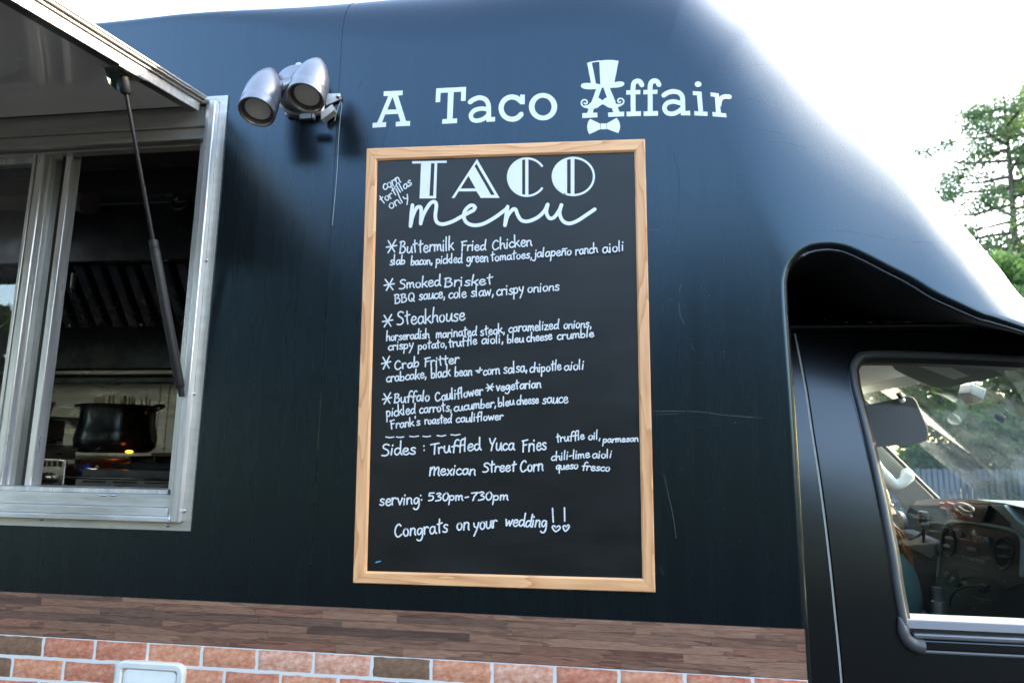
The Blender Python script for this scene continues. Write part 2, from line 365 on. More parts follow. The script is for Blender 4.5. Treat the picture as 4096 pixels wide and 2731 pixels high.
def tree(loc, h, crown_r, crown_lo, nb, per, size, m, seed, label, cat='tree', group=None, name='broadleaf_tree', lean=0, trunk_r=None, blob=.42):
    rs = np.random.RandomState(seed); r = empty(name, loc, label=label, cat=cat, group=group); L = np.array(loc, float)
    tr = trunk_r or h*.018; mb = MB(); top = L+np.array((lean, 0, h*.95))
    pts = [L+np.array((0, 0, -.1))]+[L+(top-L)*t+np.array((rs.normal()*.012*h*(0 < t < 1), rs.normal()*.012*h, 0)) for t in (.2, .4, .6, .8, 1)]
    mb.tube(pts, [tr*1.25, tr, tr*.8, tr*.6, tr*.4, tr*.15], 8); cs = []; rd = []
    for i in range(nb):
        t = crown_lo+(1-crown_lo)*((i+.5)/nb); a = i*2.4+rs.rand(); base = L+(top-L)*t*.97
        wdt = crown_r*(1-((t-crown_lo)/(1-crown_lo))**1.6*.75)*(.55+.5*rs.rand())
        tip = base+np.array((math.cos(a)*wdt, math.sin(a)*wdt, wdt*(.05+.4*rs.rand())))
        mb.tube([base, (base+tip)/2+np.array((0, 0, -.04*wdt)), tip], [tr*.35, tr*.22, tr*.08], 5)
        for k in (.45, .75, 1.0): cs.append(base+(tip-base)*k+rs.normal(size=3)*.1*wdt); rd.append(blob*crown_r*(.5+.4*rs.rand())*(1.1-.3*k))
    mb.put('trunk', bark_m, r)
    V, F = leaves(cs, rd, per, size, .7, seed); fast('crown', V, F, m, r); return r
p = at(4035, 1000, 15); tree((p[0], 15, 0), 10.9, 2.7, .36, 46, 260, .042, leafA, 3, 'tall thin pine with open crown standing right of the truck nose', name='pine_tree', cat='pine tree', lean=.25, trunk_r=.13, blob=.24)
p = at(4350, 900, 17); tree((p[0], 17, 0), 13.2, 3.4, .30, 28, 170, .075, leafA, 5, 'taller fuller pine at the right edge, behind the thin pine', name='pine_tree', cat='pine tree', trunk_r=.16, blob=.3)
BACK = [(8.4, 13.0, 5.6, 2.3), (6.2, 14.5, 5.0, 2.4), (10.8, 12.2, 5.4, 2.2), (4.0, 15.5, 6.0, 2.6), (13.4, 14.0, 6.4, 2.8)]
BL = ['low bright green tree below the thin pine', 'rounded green tree seen through the left half of the windscreen', 'green tree low at the right edge beneath the pines',
      'green tree behind the sun visor seen through the cab', 'broad green tree farthest right behind the pines']
for i, (x, y, h, r) in enumerate(BACK): tree((x, y, 0), h, r, .12, 18, 560, .085, leafB, 20+i, BL[i], group='green trees beyond the fence')
# the tree line across the lawn, in front of the truck's side: what its paint mirrors
for i, (x, y, h, r) in enumerate([(-15, -17, 10, 4.2), (-10.5, -18, 10.6, 4.2), (-6, -17, 9.6, 4.0), (-1.5, -19, 9.6, 4.0), (3.2, -17, 7.6, 3.6), (7.5, -21, 8.5, 3.8), (12.5, -19, 7.4, 3.5), (-20, -14, 10, 4.2), (-26, -8, 9, 4.2)]):
    tree((x, y, 0), h, r, .15, 18, 70, .30, leafC, 50+i, 'oak of the tree line across the lawn, mirrored softly in the black paint', group='oaks across the lawn', name='oak_tree', cat='oak tree')
for i, (x, y, h, r) in enumerate([(-9, 14, 9.5, 3.2), (-3.5, 12.5, 8.0, 3.0), (1.0, 13.5, 8.2, 2.8), (19, 13, 12, 3.6), (23.5, 17, 13, 4), (15.5, 19, 13, 3.6), (14.5, 2.5, 9, 3.4), (18.5, 6.5, 10, 3.8), (20, 1, 9.5, 3.6), (24, 8, 11, 4), (13, -3, 8, 3.2), (17, -6, 8.5, 3.4)]):  # unseen trees added to keep sun off the lawn and car park
    tree((x, y, 0), h, r, .18, 20, 120, .22, leafC, 80+i, 'unseen tree added to shade the lawn and car park', group='unseen grove added for shade', name='oak_tree', cat='oak tree')
# fence seen through the windscreen
fence_m = mat('weathered_boards', (.15, .18, .20), .85, noise=(.09, .11, .13), nscale=(20, 20, 3), bump=.5, bscale=80)
fr = empty('board_fence', (6, 8.5, 0), label='grey upright board fence seen through the windscreen', cat='fence')
sl = box('board', 3.00, 3.055, 8.48, 8.50, .02, 1.31, fence_m, fr)
for i in range(1, 95):
    c = sl.copy(); COL.objects.link(c); c.parent = fr; c.location = (sl.location[0]+i*.072, sl.location[1], sl.location[2]+random.uniform(-.015, .015)); c.rotation_euler = (0, random.uniform(-.01, .01), 0)
for z in (.3, 1.05): box('rail', 2.95, 10.0, 8.505, 8.55, z, z+.08, fence_m, fr)
for i in range(4): box('post', 3.1+2.2*i, 3.2+2.2*i, 8.552, 8.65, -.02, 1.25, fence_m, fr)

# ---------------------------------------------------------------- food truck body
truck = empty('food_truck', (-.6, 1.1, 0), label='matte black food truck with brick and plank wrap along its lower side', cat='food truck')
XS = -.637                                           # panel seam
YB = 2.25                                            # far side of the body
WX0, WX1, WZ0, WZ1 = -5.6, -.985, 1.372, 2.405       # serving window opening in the wall
ZB = .55
def grid_sheet(name, xs, zs, hole, m, parent, off=0., **k):
    V = []; idx = {}; F = []
    X, Z = np.meshgrid(xs, zs, indexing='ij'); Y = wall(X, np.minimum(Z, 9))
    for i in range(len(xs)):
        for j in range(len(zs)): idx[i, j] = len(V); V.append((X[i, j], Y[i, j]-off, Z[i, j]))
    for i in range(len(xs)-1):
        for j in range(len(zs)-1):
            if hole and xs[i] > hole[0]-1e-4 and xs[i+1] < hole[1]+1e-4 and zs[j] > hole[2]-1e-4 and zs[j+1] < hole[3]+1e-4: continue
            F.append((idx[i, j], idx[i+1, j], idx[i+1, j+1], idx[i, j+1]))
    return link(name, V, F, m, parent, **k)
# rear panel: columns run from sill to the roof edge, roof edge rolled over
def shell(name, cols, nv, m, parent, roof=True, hole=None, extra=()):
    """cols: list of (bottom xz, top xz); rows are packed towards both ends"""
    tt = np.unique(np.concatenate([np.linspace(0, 1, nv), 1-np.geomspace(.0004, .25, 26), np.geomspace(.001, .12, 10), [0, 1]]))
    V = []; F = []; n = len(tt)
    B = np.array([c[0] for c in cols]); T = np.array([c[1] for c in cols])
    X = B[:, None, 0]*(1-tt)+T[:, None, 0]*tt; Z = B[:, None, 1]*(1-tt)+T[:, None, 1]*tt
    Y = np.concatenate([wall(X[i:i+20], Z[i:i+20]) for i in range(0, len(X), 20)])
    for i in range(len(cols)):
        for j in range(n): V.append((X[i, j], Y[i, j], Z[i, j]))
    for i in range(len(cols)-1):
        for j in range(n-1): F.append((i*n+j, (i+1)*n+j, (i+1)*n+j+1, i*n+j+1))
    if roof:
        k0 = len(V)
        for i in range(len(cols)): V += [(X[i, -1], y_, Z[i, -1]) for y_ in (max(.35, Y[i, -1]+.01), 1.05, YB-Y[i, -1])]
        for i in range(len(cols)-1):
            dome_hole = hole and X[i, -1] > hole[0]-1e-4 and X[i+1, -1] < hole[1]+1e-4
            F.append((i*n+n-1, (i+1)*n+n-1, k0+3*i+3, k0+3*i))
            if not dome_hole: F.append((k0+3*i, k0+3*i+3, k0+3*i+4, k0+3*i+1))
            F.append((k0+3*i+1, k0+3*i+4, k0+3*i+5, k0+3*i+2))
    return link(name, V, F, m, parent, sharp=40)
def silz(x): return float(np.interp(x, SILS[:60, 0], SILS[:60, 1]))
xs = sorted(set(np.round(np.concatenate([np.linspace(-6.6, -1.3, 16), np.linspace(-1.3, XS-.0004, 30), [WX0, WX1, -4.0, -2.9]]), 5)))
mb = MB()
up = shell('rear_side_panel', [((x, WZ1), (x, silz(x))) for x in xs], 14, vinyl, truck, hole=(-4.0, -2.9))
low = MB()
low.add([(-6.6, 0, ZB), (XS-.0004, 0, ZB), (XS-.0004, 0, WZ0), (-6.6, 0, WZ0), (WX1, 0, WZ0), (WX1, 0, WZ1), (XS-.0004, 0, WZ1), (WX0, 0, WZ0), (WX0, 0, WZ1), (-6.6, 0, WZ1)],
        [(0, 1, 2, 4, 7, 3), (4, 2, 6, 5), (3, 7, 8, 9)])
low.put('side_panel', vinyl, truck)
# front cap: filled between the lower edge and the roof line, mesh packed along both edges
from mathutils.geometry import delaunay_2d_cdt
def vnormals(o, fn):
    me = o.data; n = len(me.vertices); co = np.empty(n*3); me.vertices.foreach_get('co', co); co = co.reshape(-1, 3)+WL[o]
    e = 2e-4; fx_ = np.concatenate([fn(c[:, 0]+e, c[:, 2])-fn(c[:, 0]-e, c[:, 2]) for c in np.array_split(co, 40)])/(2*e); fz_ = np.concatenate([fn(c[:, 0], c[:, 2]+e)-fn(c[:, 0], c[:, 2]-e) for c in np.array_split(co, 40)])/(2*e)
    N = np.stack([fx_, -np.ones(n), fz_], 1); N /= np.linalg.norm(N, axis=1)[:, None]; return N
def resamp(L, step):
    d = np.r_[0, np.cumsum(np.linalg.norm(np.diff(L, axis=0), axis=1))]; s = np.linspace(0, d[-1], max(2, int(d[-1]/step)))
    return np.stack([np.interp(s, d, L[:, 0]), np.interp(s, d, L[:, 1])], 1)
x0 = XS+.0004; zz = float(np.interp(x0, SILS[:, 0], SILS[:, 1]))
SR = resamp(np.r_[[(x0, zz)], SILS[SILS[:, 0] > x0+.004]], .012); AR = resamp(ARCHS, .010)
loop = np.r_[resamp(np.array([(x0, ZB), (XE-.004, ZB)]), .03), AR, SR[::-1], resamp(np.array([(x0, zz-.004), (x0, ZB+.02)]), .03)]
def offs(L, d):
    t = np.gradient(L, axis=0); t /= np.linalg.norm(t, axis=1)[:, None]; return L+np.stack([-t[:, 1], t[:, 0]], 1)*d
pts = [loop]
for d_ in (.0003, .001, .0022, .004, .0065, .0095, .013, .017, .020, .024, .032):
    q = offs(AR, d_); k_ = np.abs(pdist(q[:, 0], q[:, 1], ARCHS)-d_) < .03*d_+1e-5; q = q[k_]; pts.append(q[(pdist(q[:, 0], q[:, 1], SILS) > .01)&(q[:, 1] > ZB+.003)&(q[:, 0] > x0+.003)])
for d_ in list(np.geomspace(.0002, .04, 14))+list(np.arange(.055, .66, .017)):
    q = offs(resamp(SR, max(.012, min(.02, d_*.10))), -d_); k_ = np.abs(pdist(q[:, 0], q[:, 1], SILS)-d_) < .02*d_+1e-5; q = q[k_]
    pts.append(q[(pdist(q[:, 0], q[:, 1], ARCHS) > .036)&(q[:, 0] > x0+.004)&(q[:, 1] > ZB+.01)])
gx_, gz_ = np.meshgrid(np.arange(x0+.03, 1.3, .03), np.arange(ZB+.03, 2.8, .03)); q = np.stack([gx_.ravel(), gz_.ravel()], 1)
ds_ = pdist(q[:, 0], q[:, 1], SILS); da_ = pdist(q[:, 0], q[:, 1], ARCHS); pts.append(q[(ds_ > .66)&(da_ > .045)])
allp = np.concatenate(pts); nl = len(loop)
r_ = delaunay_2d_cdt([Vector(p) for p in allp], [], [list(range(nl))], 1, 1e-6)
P2 = np.array([tuple(v) for v in r_[0]]); yy = np.concatenate([wall(c[:, 0], c[:, 1]) for c in np.array_split(P2, 40)])
cap_ = link('front_cap', np.stack([P2[:, 0], yy, P2[:, 1]], 1), r_[2], vinyl, truck, sharp=0)
if sum(p.normal.y*p.area for p in cap_.data.polygons) > 0: cap_.data.flip_normals()
cap_.data.shade_smooth(); cap_.data.normals_split_custom_set_from_vertices(vnormals(cap_, wall).tolist())
ys_ = np.array([float(wall(*p)) for p in SR]); n = len(SR); V = []
for i in range(n): V += [(SR[i, 0], ys_[i], SR[i, 1]), (SR[i, 0], max(.6, ys_[i]+.05), max(1.93, SR[i, 1]+.03)), (SR[i, 0], YB-ys_[i], max(1.93, SR[i, 1]))]
MB().add(V, [q for i in range(n-1) for q in ((3*i, 3*i+3, 3*i+4, 3*i+1), (3*i+1, 3*i+4, 3*i+5, 3*i+2))]).put('cap_roof', vinyl, truck)

# soffit under the overhanging cap and the return of the body's front corner
mb = MB(); A = ARCHS; ya = wall(A[:, 0], A[:, 1]); n = len(A)
V = []
for i in range(n):
    f_ = A[i, 0] > XE+.02; V += [(A[i, 0], ya[i]+.0005, A[i, 1]), (A[i, 0], .42, max(A[i, 1], 1.90) if f_ else A[i, 1]), (A[i, 0], YB, max(A[i, 1], 1.90) if f_ else A[i, 1])]
mb.add(V, [q for i in range(n-1) for q in ((3*i, 3*i+3, 3*i+4, 3*i+1), (3*i+1, 3*i+4, 3*i+5, 3*i+2))]).put('cap_soffit', mat('soffit_black', (.012, .013, .015), .5), truck)
# bead along the cap's lower edge
Ab = [np.array((p[0]+.001, float(wall(p[0]-.002, p[1]+.003))-.001, p[1])) for p in ARCHS if p[1] < 1.99 and p[0] > .44 or p[0] > .5]
MB().tube(Ab[::2], .0016, 6).put('edge_bead', trim_grey, truck)
# far side, rear, floor
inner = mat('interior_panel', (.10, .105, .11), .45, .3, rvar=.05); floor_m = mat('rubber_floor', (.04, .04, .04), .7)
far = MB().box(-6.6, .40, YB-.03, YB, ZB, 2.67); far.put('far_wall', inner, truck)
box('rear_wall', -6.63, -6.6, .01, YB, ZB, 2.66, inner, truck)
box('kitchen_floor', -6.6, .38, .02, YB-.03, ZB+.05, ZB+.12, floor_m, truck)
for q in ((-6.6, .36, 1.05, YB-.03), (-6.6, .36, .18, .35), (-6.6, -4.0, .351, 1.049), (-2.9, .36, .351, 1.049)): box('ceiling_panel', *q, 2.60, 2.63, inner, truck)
dome = mat('added_dome', (.85, .85, .83), .5); t_ = dome.node_tree; tl_ = t_.nodes.new('ShaderNodeBsdfTranslucent'); tl_.inputs[0].default_value = (.85, .84, .8, 1); t_.links.new(tl_.outputs[0], t_.nodes['Material Output'].inputs[0])  # unseen skylight added to brighten the kitchen
MB().loft([[(-4.0, .35, 2.685), (-2.9, .35, 2.685), (-2.9, 1.05, 2.685), (-4.0, 1.05, 2.685)], [(-3.9, .42, 2.75), (-3.0, .42, 2.75), (-3.0, .98, 2.75), (-3.9, .98, 2.75)]], cap=False).add([(-3.9, .42, 2.75), (-3.0, .42, 2.75), (-3.0, .98, 2.75), (-3.9, .98, 2.75)], [(0, 1, 2, 3)]).put('added_skylight', dome, truck, label='unseen translucent skylight added to light the kitchen')
box('bulkhead', .36, .385, .30, YB-.03, ZB+.12, 2.59, inner, truck)
# seams and scratches on the vinyl
def wall_line(name, pts, wdt, m, parent=truck, off=.0006, conv=None, label=None):
    """thin mark laid on the side surface; pts are photo pixels"""
    P = [np.array(q) for q in smooth([np.array(on_wall(q))[[0, 2]] for q in pts], 5)]
    V, F = ribbon(P, wdt)
    V = [(a, float(wall(a, b))-off, b) for a, b in V]
    return link(name, V, F, m, parent, sharp=0, label=label)
scr = mat('scratch_light', (.12, .125, .13), .6); scr2 = mat('scuff_dark', (.004, .004, .0045), .45)
SCR = ['1484,433 1510,413 1505,420', '2966,500 3080,523 3180,542', '2990,390 3090,422 3160,455', '2860,270 2990,258 3120,262', '2880,110 2960,140 3060,185', '3180,225 3240,258', '3260,495 3330,503', '3070,565 3150,570 3230,592',
       '3250,918 3400,925 3530,950 3650,965 3760,968', '2500,925 2560,918 2640,918', '2716,1210 2722,1260 2738,1295', '2723,1137 2718,1168', '2764,1372 2778,1402', '2668,966 2674,976', '2610,1643 2700,1642 2800,1645 2900,1658 3050,1670', '2640,2260 2655,2300', '2655,1895 2690,2050 2705,2150', '2612,1657 2720,1652', '3600,770 3660,750', '2940,690 3060,685']
for q in SCR: wall_line('scratch', px(q), random.choice((.0004, .0005, .0007)), scr, off=.0004)
for q in ['2695,615 2712,680 2718,760 2705,860', '1425,360 1455,320', '1440,500 1455,560 1475,600', '2610,1250 2700,1248 2900,1240', '2612,1610 2800,1615 2950,1608', '1200,1590 1300,1592 1425,1580', '2750,1450 2900,1448 3000,1460', '2640,1340 2800,1355', '880,1560 1000,1575 1180,1582', '2760,1710 2900,1695 3000,1680', '2900,1650 3080,1675', '1560,480 1525,590 1520,640', '1240,620 1330,618 1425,605', '2620,1800 2760,1802']:
    wall_line('scuff', px(q), random.choice((.0004, .0006)), scr2, off=.0004)
for _ in range(34):
    u, v = random.uniform(2450, 3000), random.uniform(480, 2300)
    if 2560 < u or v < 540: 
        a = random.uniform(0, 3.1); l = random.uniform(2, 8); wall_line('paint_chip', [(u, v), (u+l*math.cos(a), v+l*math.sin(a))], random.uniform(.0004, .0011), scr, off=.0005)

# ---------------------------------------------------------------- brick and plank wrap (each brick and each plank strip its own piece)
ZW0, ZW1 = 1.1060, 1.1995
wrap = box('brick_wrap', -6.58, XE-.012, -.0012, -.0004, ZB+.01, 1.1050, grout_m, truck, label='printed brick wrap with white joints')
BC = [('red', (.48, .12, .06), (.66, .30, .20)), ('orange', (.56, .17, .08), (.76, .38, .25)), ('brown', (.17, .085, .05), (.27, .15, .09)), ('pink', (.60, .21, .12), (.82, .50, .38))]
bm_ = [mat('brick_'+a, c, .75, noise=d, nscale=(55, 55, 90), bump=1., bscale=160) for a, c, d in BC]
def brick_mesh(wd, seed):
    """one brick face: uneven outline and chipped, dented front"""
    rs = np.random.RandomState(seed); nx, nz = 7, 4; V = []; F = []
    for j in range(nz+1):
        for i in range(nx+1):
            e = i in (0, nx) or j in (0, nz); x = (i/nx-.5)*wd; z = (j/nz-.5)*.0405
            V.append((x+rs.normal()*.0008, -.0003 if e else -.0010-rs.rand()*.0030, z+rs.normal()*.0006))
    for j in range(nz):
        for i in range(nx): a = j*(nx+1)+i; F.append((a, a+1, a+nx+2, a+nx+1))
    me = bpy.data.meshes.new('brick'); me.from_pydata(V, [], F); me.update(); me.shade_smooth(); return me
BM = {}
row_mats = {0: [0, 0, 2, 0, 0, 1, 1, 3, 3, 2, 1, 3, 0, 1], 1: [0, 0, 2, 1, 0, 3, 1, 0, 1, 0, 0, 2, 1, 0]}
bi = 0
for r in range(11):
    zc = 1.1035-.0205-.0478*r; x = -1.27-.1305*8+(0 if r % 2 == 0 else -.073); k = 0
    while x < XE-.03:
        x0 = x+.0035; x1 = min(x+.1305-.0035, XE-.014); wd = x1-x0
        if wd > .012:
            full = wd > .12; mi = row_mats[r][(k-5) % 14] if r in row_mats else random.choice((0, 0, 1, 1, 3, 2))
            key = (mi, random.randrange(4)) if full else ('cut', bi)
            if key not in BM:
                me = brick_mesh(.1235 if full else wd, bi+3); me.materials.append(bm_[mi]); BM[key] = me
            o = bpy.data.objects.new('brick', BM[key]); COL.objects.link(o); o.parent = wrap
            wl = np.array((((x0+x1)/2), -.0012, zc)); o.location = wl-WL[wrap]; bi += 1
        x += .1305; k += 1
mb = MB()
for r in range(11):
    x = -1.27-.1305*8-.0005+(0 if r % 2 == 0 else -.073)-.1305; zc = 1.1035-.0205-.0478*r
    while x > -6.5:
        mb.add([(x+.0035, -.0030, zc-.02), (x+.127, -.0030, zc-.02), (x+.127, -.0030, zc+.02), (x+.0035, -.0030, zc+.02), (x+.002, -.0012, zc-.0215), (x+.1285, -.0012, zc-.0215), (x+.1285, -.0012, zc+.0215), (x+.002, -.0012, zc+.0215)], [(0, 1, 2, 3), (4, 5, 1, 0), (5, 6, 2, 1), (6, 7, 3, 2), (7, 4, 0, 3)]); x -= .1305
mb.put('bricks', bm_[0], wrap, kind='stuff')
band = box('plank_wrap', -6.58, XE-.012, -.0010, -.0003, ZW0+.0002, ZW1, mat('plank_backing', (.06, .035, .025), .6), truck, label='printed plank wrap in mixed browns')
pm = [wood('plank_%s' % a, c, d, 0, 70., 2.2, .5, .85) for a, c, d in (('light', (.34, .175, .115), (.19, .09, .06)), ('mid', (.27, .135, .09), (.14, .065, .045)), ('dark', (.17, .09, .065), (.085, .046, .036)), ('red', (.29, .13, .085), (.15, .06, .042)))]
rz = [1.1063, 1.1240, 1.1420, 1.1590, 1.1750, 1.1900, 1.1993]
rnd = random.Random(11)
for r in range(6):
    x = -6.5-rnd.random()*.05
    while x < XE-.02:
        L = rnd.uniform(.13, .42)*(1.6 if x < -2.2 else 1); x1 = min(x+L, XE-.0125)
        if x1-x > .006: box('plank', x, x1-.0006, -.0016-.0004*rnd.random(), -.0011, rz[r], rz[r+1]-.0006, rnd.choice(pm), band, sharp=0)
        x += L

# running gear
box('chassis', -6.4, 2.3, .45, 1.85, .38, .549, black_rubber, truck)
for wx in (1.35, -4.7):
    for wy, sd in ((.30, -1), (1.98, 1)):
        ty = MB().lathe((wx, wy, .385), (0, sd, 0), [(-.12, .24), (-.12, .33), (-.10, .375), (-.05, .385), (.05, .385), (.10, .375), (.12, .33), (.12, .24)], 40, cap=False).put('wheel', black_rubber, truck)
        MB().lathe((wx, wy, .385), (0, sd, 0), [(-.10, .24), (.10, .24), (.112, .225), (.05, .20), (.03, .11), (.09, .07), (.09, 0)], 32, cap=False).put('rim', alu_dirty, ty)

# ---------------------------------------------------------------- serving window
FRX = -.931
win = MB()
sw = empty('tmp', (0, 0, 0)); bpy.data.objects.remove(sw)
def zbar(mb, z0, z1, y0, y1, x0=-5.7, x1=FRX): return mb.box(x0, x1, y0, y1, z0, z1)
# outer flange (mitred look: side piece butts under)
fl = MB().add([(FRX, -.004, 1.350), (FRX, -.004, 2.424), (-5.7, -.004, 2.424), (-5.7, -.004, 2.406), (FRX-.020, -.004, 2.406), (FRX-.020, -.004, 1.369), (-5.7, -.004, 1.369), (-5.7, -.004, 1.350)], [(0, 1, 4, 5), (1, 2, 3, 4), (5, 6, 7, 0)])
V = list(fl.V); fl.add([(a, -.0003, c) for a, b, c in V], []); fl.F += [(0, 1, 9, 8), (7, 0, 8, 15), (1, 2, 10, 9)]
window = fl.put('window_flange', alu_dirty, truck, label='weathered aluminium flange screwed round the serving window')
def wbox(name, x0, x1, y0, y1, z0, z1, m, bevel=.0012, **k): return box(name, x0, x1, y0, y1, z0, z1, m, window, bevel, **k)
wbox('jamb_ridge', FRX-.040, FRX-.0205, -.022, .06, 1.369, 2.404, alu, .003)
wbox('jamb_return', FRX-.056, FRX-.0405, -.006, .06, 1.372, 2.404, alu)
wbox('sill_ridge', -5.7, FRX-.041, -.022, .03, 1.3695, 1.382, alu_h, .002)
wbox('sill_trough', -5.7, FRX-.0565, -.010, .05, 1.3825, 1.400, alu_h)
wbox('sill_panel', -5.7, FRX-.057, .004, .07, 1.4005, 1.428, alu_h)
wbox('inner_sill', -5.7, -1.0135, .022, .095, 1.4285, 1.4385, alu)
wbox('head_panel', -5.7, FRX-.057, .002, .06, 2.348, 2.402, alu_dirty)
wbox('head_bar', -5.7, FRX-.057, .010, .07, 2.3245, 2.3475, alu_dirty)
wbox('head_ridge', -5.7, FRX-.057, .004, .02, 2.3145, 2.3240, alu_dirty)
wbox('inner_head', -5.7, -1.0135, .030, .060, 2.3100, 2.3242, alu_dirty)
wbox('inner_jamb', -1.013, FRX-.0565, .022, .095, 1.4390, 2.3242, alu)
def screw(p, par=window, r=.0045):
    o = MB().lathe((p[0], p[1], p[2]), (0, -1, 0), [(0, r), (r*.4, r*.95), (r*.75, r*.5), (r*.8, 0)], 12).put('screw', screw_m, par); return o
for u, v in ((859, 452), (827, 1040), (776, 1574), (738, 2041)): screw(at(u, v, -.004))
for u, v in ((167, 2073), (673, 2098)): screw(at(u, v, -.004))
for u, v in ((417, 1979), (456, 1979)):
    p = at(u, v, .004); MB().tube([p-np.array((.007, 0, 0)), p+np.array((.007, 0, 0))], .0022, 8).put('latch_pin', screw_m, window)
# sliding sashes
s1 = box('sliding_sash', -1.519, -1.466, .050, .090, 1.4390, 2.3240, alu, window, .002, label='wide meeting stile of the sliding pane')
box('stile_ridge', -1.511, -1.502, .038, .0495, 1.4390, 2.3240, alu, window, .002)
box('stile_ridge', -1.492, -1.470, .032, .0495, 1.4390, 2.3240, alu, window, .004)
s2 = box('thin_stile', -1.424, -1.406, .052, .085, 1.4390, 2.3240, alu, window, .002)
box('gasket', -1.436, -1.4245, .056, .080, 1.4390, 2.3240, black_rubber, window)
box('sash_rail', -5.6, -1.5195, .052, .082, 2.296, 2.3240, alu, window, .002)
box('sash_rail', -1.4655, -1.4365, .054, .080, 2.304, 2.3240, alu, window)
gl1 = glass('window_glass', (.82, .86, .87), .07, .03)
box('glass_pane', -5.6, -1.5195, .065, .069, 1.4390, 2.2955, gl1, window)
box('glass_pane', -1.4655, -1.4365, .067, .070, 1.4390, 2.3035, gl1, window)

# ---------------------------------------------------------------- hatch (raised awning door) with its gas strut
HS = math.tan(math.radians(8.6))                     # fall of the hatch outwards
HX = -1.003; HY0, HY1 = -.012, -.95
def hz(y, z0): return z0+(y)*HS+0
def hbox(name, x0, x1, ya, yb, zlo, zhi, m, par, bevel=0, **k):
    """bar that follows the slope of the hatch; z given at the hinge"""
    V = []
    for x in (x0, x1):
        for y in (ya, yb):
            for z in (zlo, zhi): V.append((x, y, z+y*HS))
    return MB().add(V, [(0, 1, 3, 2), (4, 6, 7, 5), (0, 4, 5, 1), (2, 3, 7, 6), (0, 2, 6, 4), (1, 5, 7, 3)]).put(name, m, par, bevel, **k)
hatch = hbox('hatch', -5.7, HX-.002, HY1, HY0, 2.398, 2.409, hatch_skin, truck, label='raised serving hatch, pale lining below and bright aluminium edge')
hbox('edge_channel', HX-.0015, HX+.003, HY1, HY0-.002, 2.3815, 2.4115, alu, hatch, .001)
hbox('channel_lip', HX-.022, HX-.002, HY1, HY0-.002, 2.3815, 2.3845, steel_dark, hatch)
hbox('outer_skin', -5.7, HX+.018, HY1-.01, HY0, 2.4125, 2.4155, alu_dirty, hatch)
hbox('skin_hem', HX+.010, HX+.022, HY1-.01, HY0, 2.4160, 2.4215, alu, hatch, .002)
hbox('skin_hem', HX+.004, HX+.0095, HY1-.01, HY0, 2.4065, 2.4122, alu_dirty, hatch)
hbox('front_channel', -5.7, HX-.023, HY1, HY1+.004, 2.3815, 2.4115, alu, hatch)
MB().tube([(-5.7, -.008, 2.408), (FRX-.03, -.008, 2.408)], .006, 10).put('hinge', alu_dirty, hatch)
for u, v in ((286, 107), (797, 418)):
    d = atx(u, v, HX+.003); MB().lathe(d, (1, 0, 0), [(0, .0045), (.002, .004), (.003, 0)], 12).put('rivet', screw_m, hatch)
# bracket
pb = atx(515, 330, HX-.014)
tp = atx(500, 300, HX-.012); y0 = tp[1]
MB().prism([(HX-.040, y0-.035, hz(y0-.035, 2.3810)), (HX+.002, y0-.035, hz(y0-.035, 2.3810)), (HX+.002, y0+.045, hz(y0+.045, 2.3810)), (HX-.040, y0+.045, hz(y0+.045, 2.3810))], (0, 0, -.002)).put('strut_bracket', zinc, hatch)
MB().prism([(HX-.040, y0-.03, hz(y0-.03, 2.3785)), (HX-.040, y0+.035, hz(y0+.035, 2.3785)), (HX-.040, y0+.012, hz(y0, 2.3785)-.032), (HX-.040, y0-.010, hz(y0, 2.3785)-.032)], (.002, 0, 0)).put('strut_bracket', zinc, hatch)
top = atx(494, 315, HX-.022); mid = None
bot = at(728, 1585, -.026)
def on_line(t): return top*(1-t)+bot*t
_tm = min(np.linspace(0, 1, 400), key=lambda t: abs((lambda q: 1364-FPX*(q@UP)/(q@FW))(on_line(t)-CP)-960))
strut = MB().tube([on_line(.012), on_line(_tm)], .0042, 12).put('gas_strut', black_metal, truck, label='black gas strut holding the hatch open')
d = (bot-top)/np.linalg.norm(bot-top)
MB().lathe(top-d*.006, d, [(0, .008), (.004, .0105), (.012, .0115), (.034, .0115), (.038, .009)], 16).put('ball_socket', black_rubber, strut)
MB().lathe(on_line(_tm)-d*.001, d, [(0, .0085), (.002, .0098), (.018, .0098), (.019, .0090), (.022, .0098), (.024, .0100)], 18).put('strut_collar', black_rubber, strut)
L = np.linalg.norm(bot-top)*(1-_tm)
MB().lathe(on_line(_tm)+d*.0235, d, [(0, .0098), (.001, .0102), (L-.055, .0102), (L-.048, .0095), (L-.045, .007), (L-.026, .0065), (L-.024, .004)], 20).put('strut_cylinder', black_rubber, strut)

# ---------------------------------------------------------------- floodlight
fb = np.array(at(*cFlood(1430, 800), 0.))
fx, fz = fb[0]-.006, fb[2]
hexa = [(fx+.068*math.cos(math.radians(a)), -.002, fz+.066*math.sin(math.radians(a))) for a in range(0, 360, 15)]
flood = MB().lathe((fx, -.002, fz), (0, -1, 0), [(0, .064), (.022, .064), (.026, .058), (.045, .056), (.060, .047), (.068, .028), (.070, 0)], 40).put('floodlight', flood_m, truck, label='silver twin-head floodlight beside the serving window')
box('junction_box', fx-.045, fx+.058, -.014, -.0005, fz-.058, fz+.05, alu_dirty, flood, .008)
pp = at(*cFlood(1960, 800), -.010); MB().prism([(pp[0]-.03, -.008, pp[2]+.010), (pp[0]+.006, -.008, pp[2]+.008), (pp[0]+.008, -.008, pp[2]-.006), (pp[0]-.03, -.008, pp[2]-.022)], (0, .005, 0)).put('mounting_ear', alu_dirty, flood)
screw((pp[0]+.001, -.008, pp[2]), flood, .006)
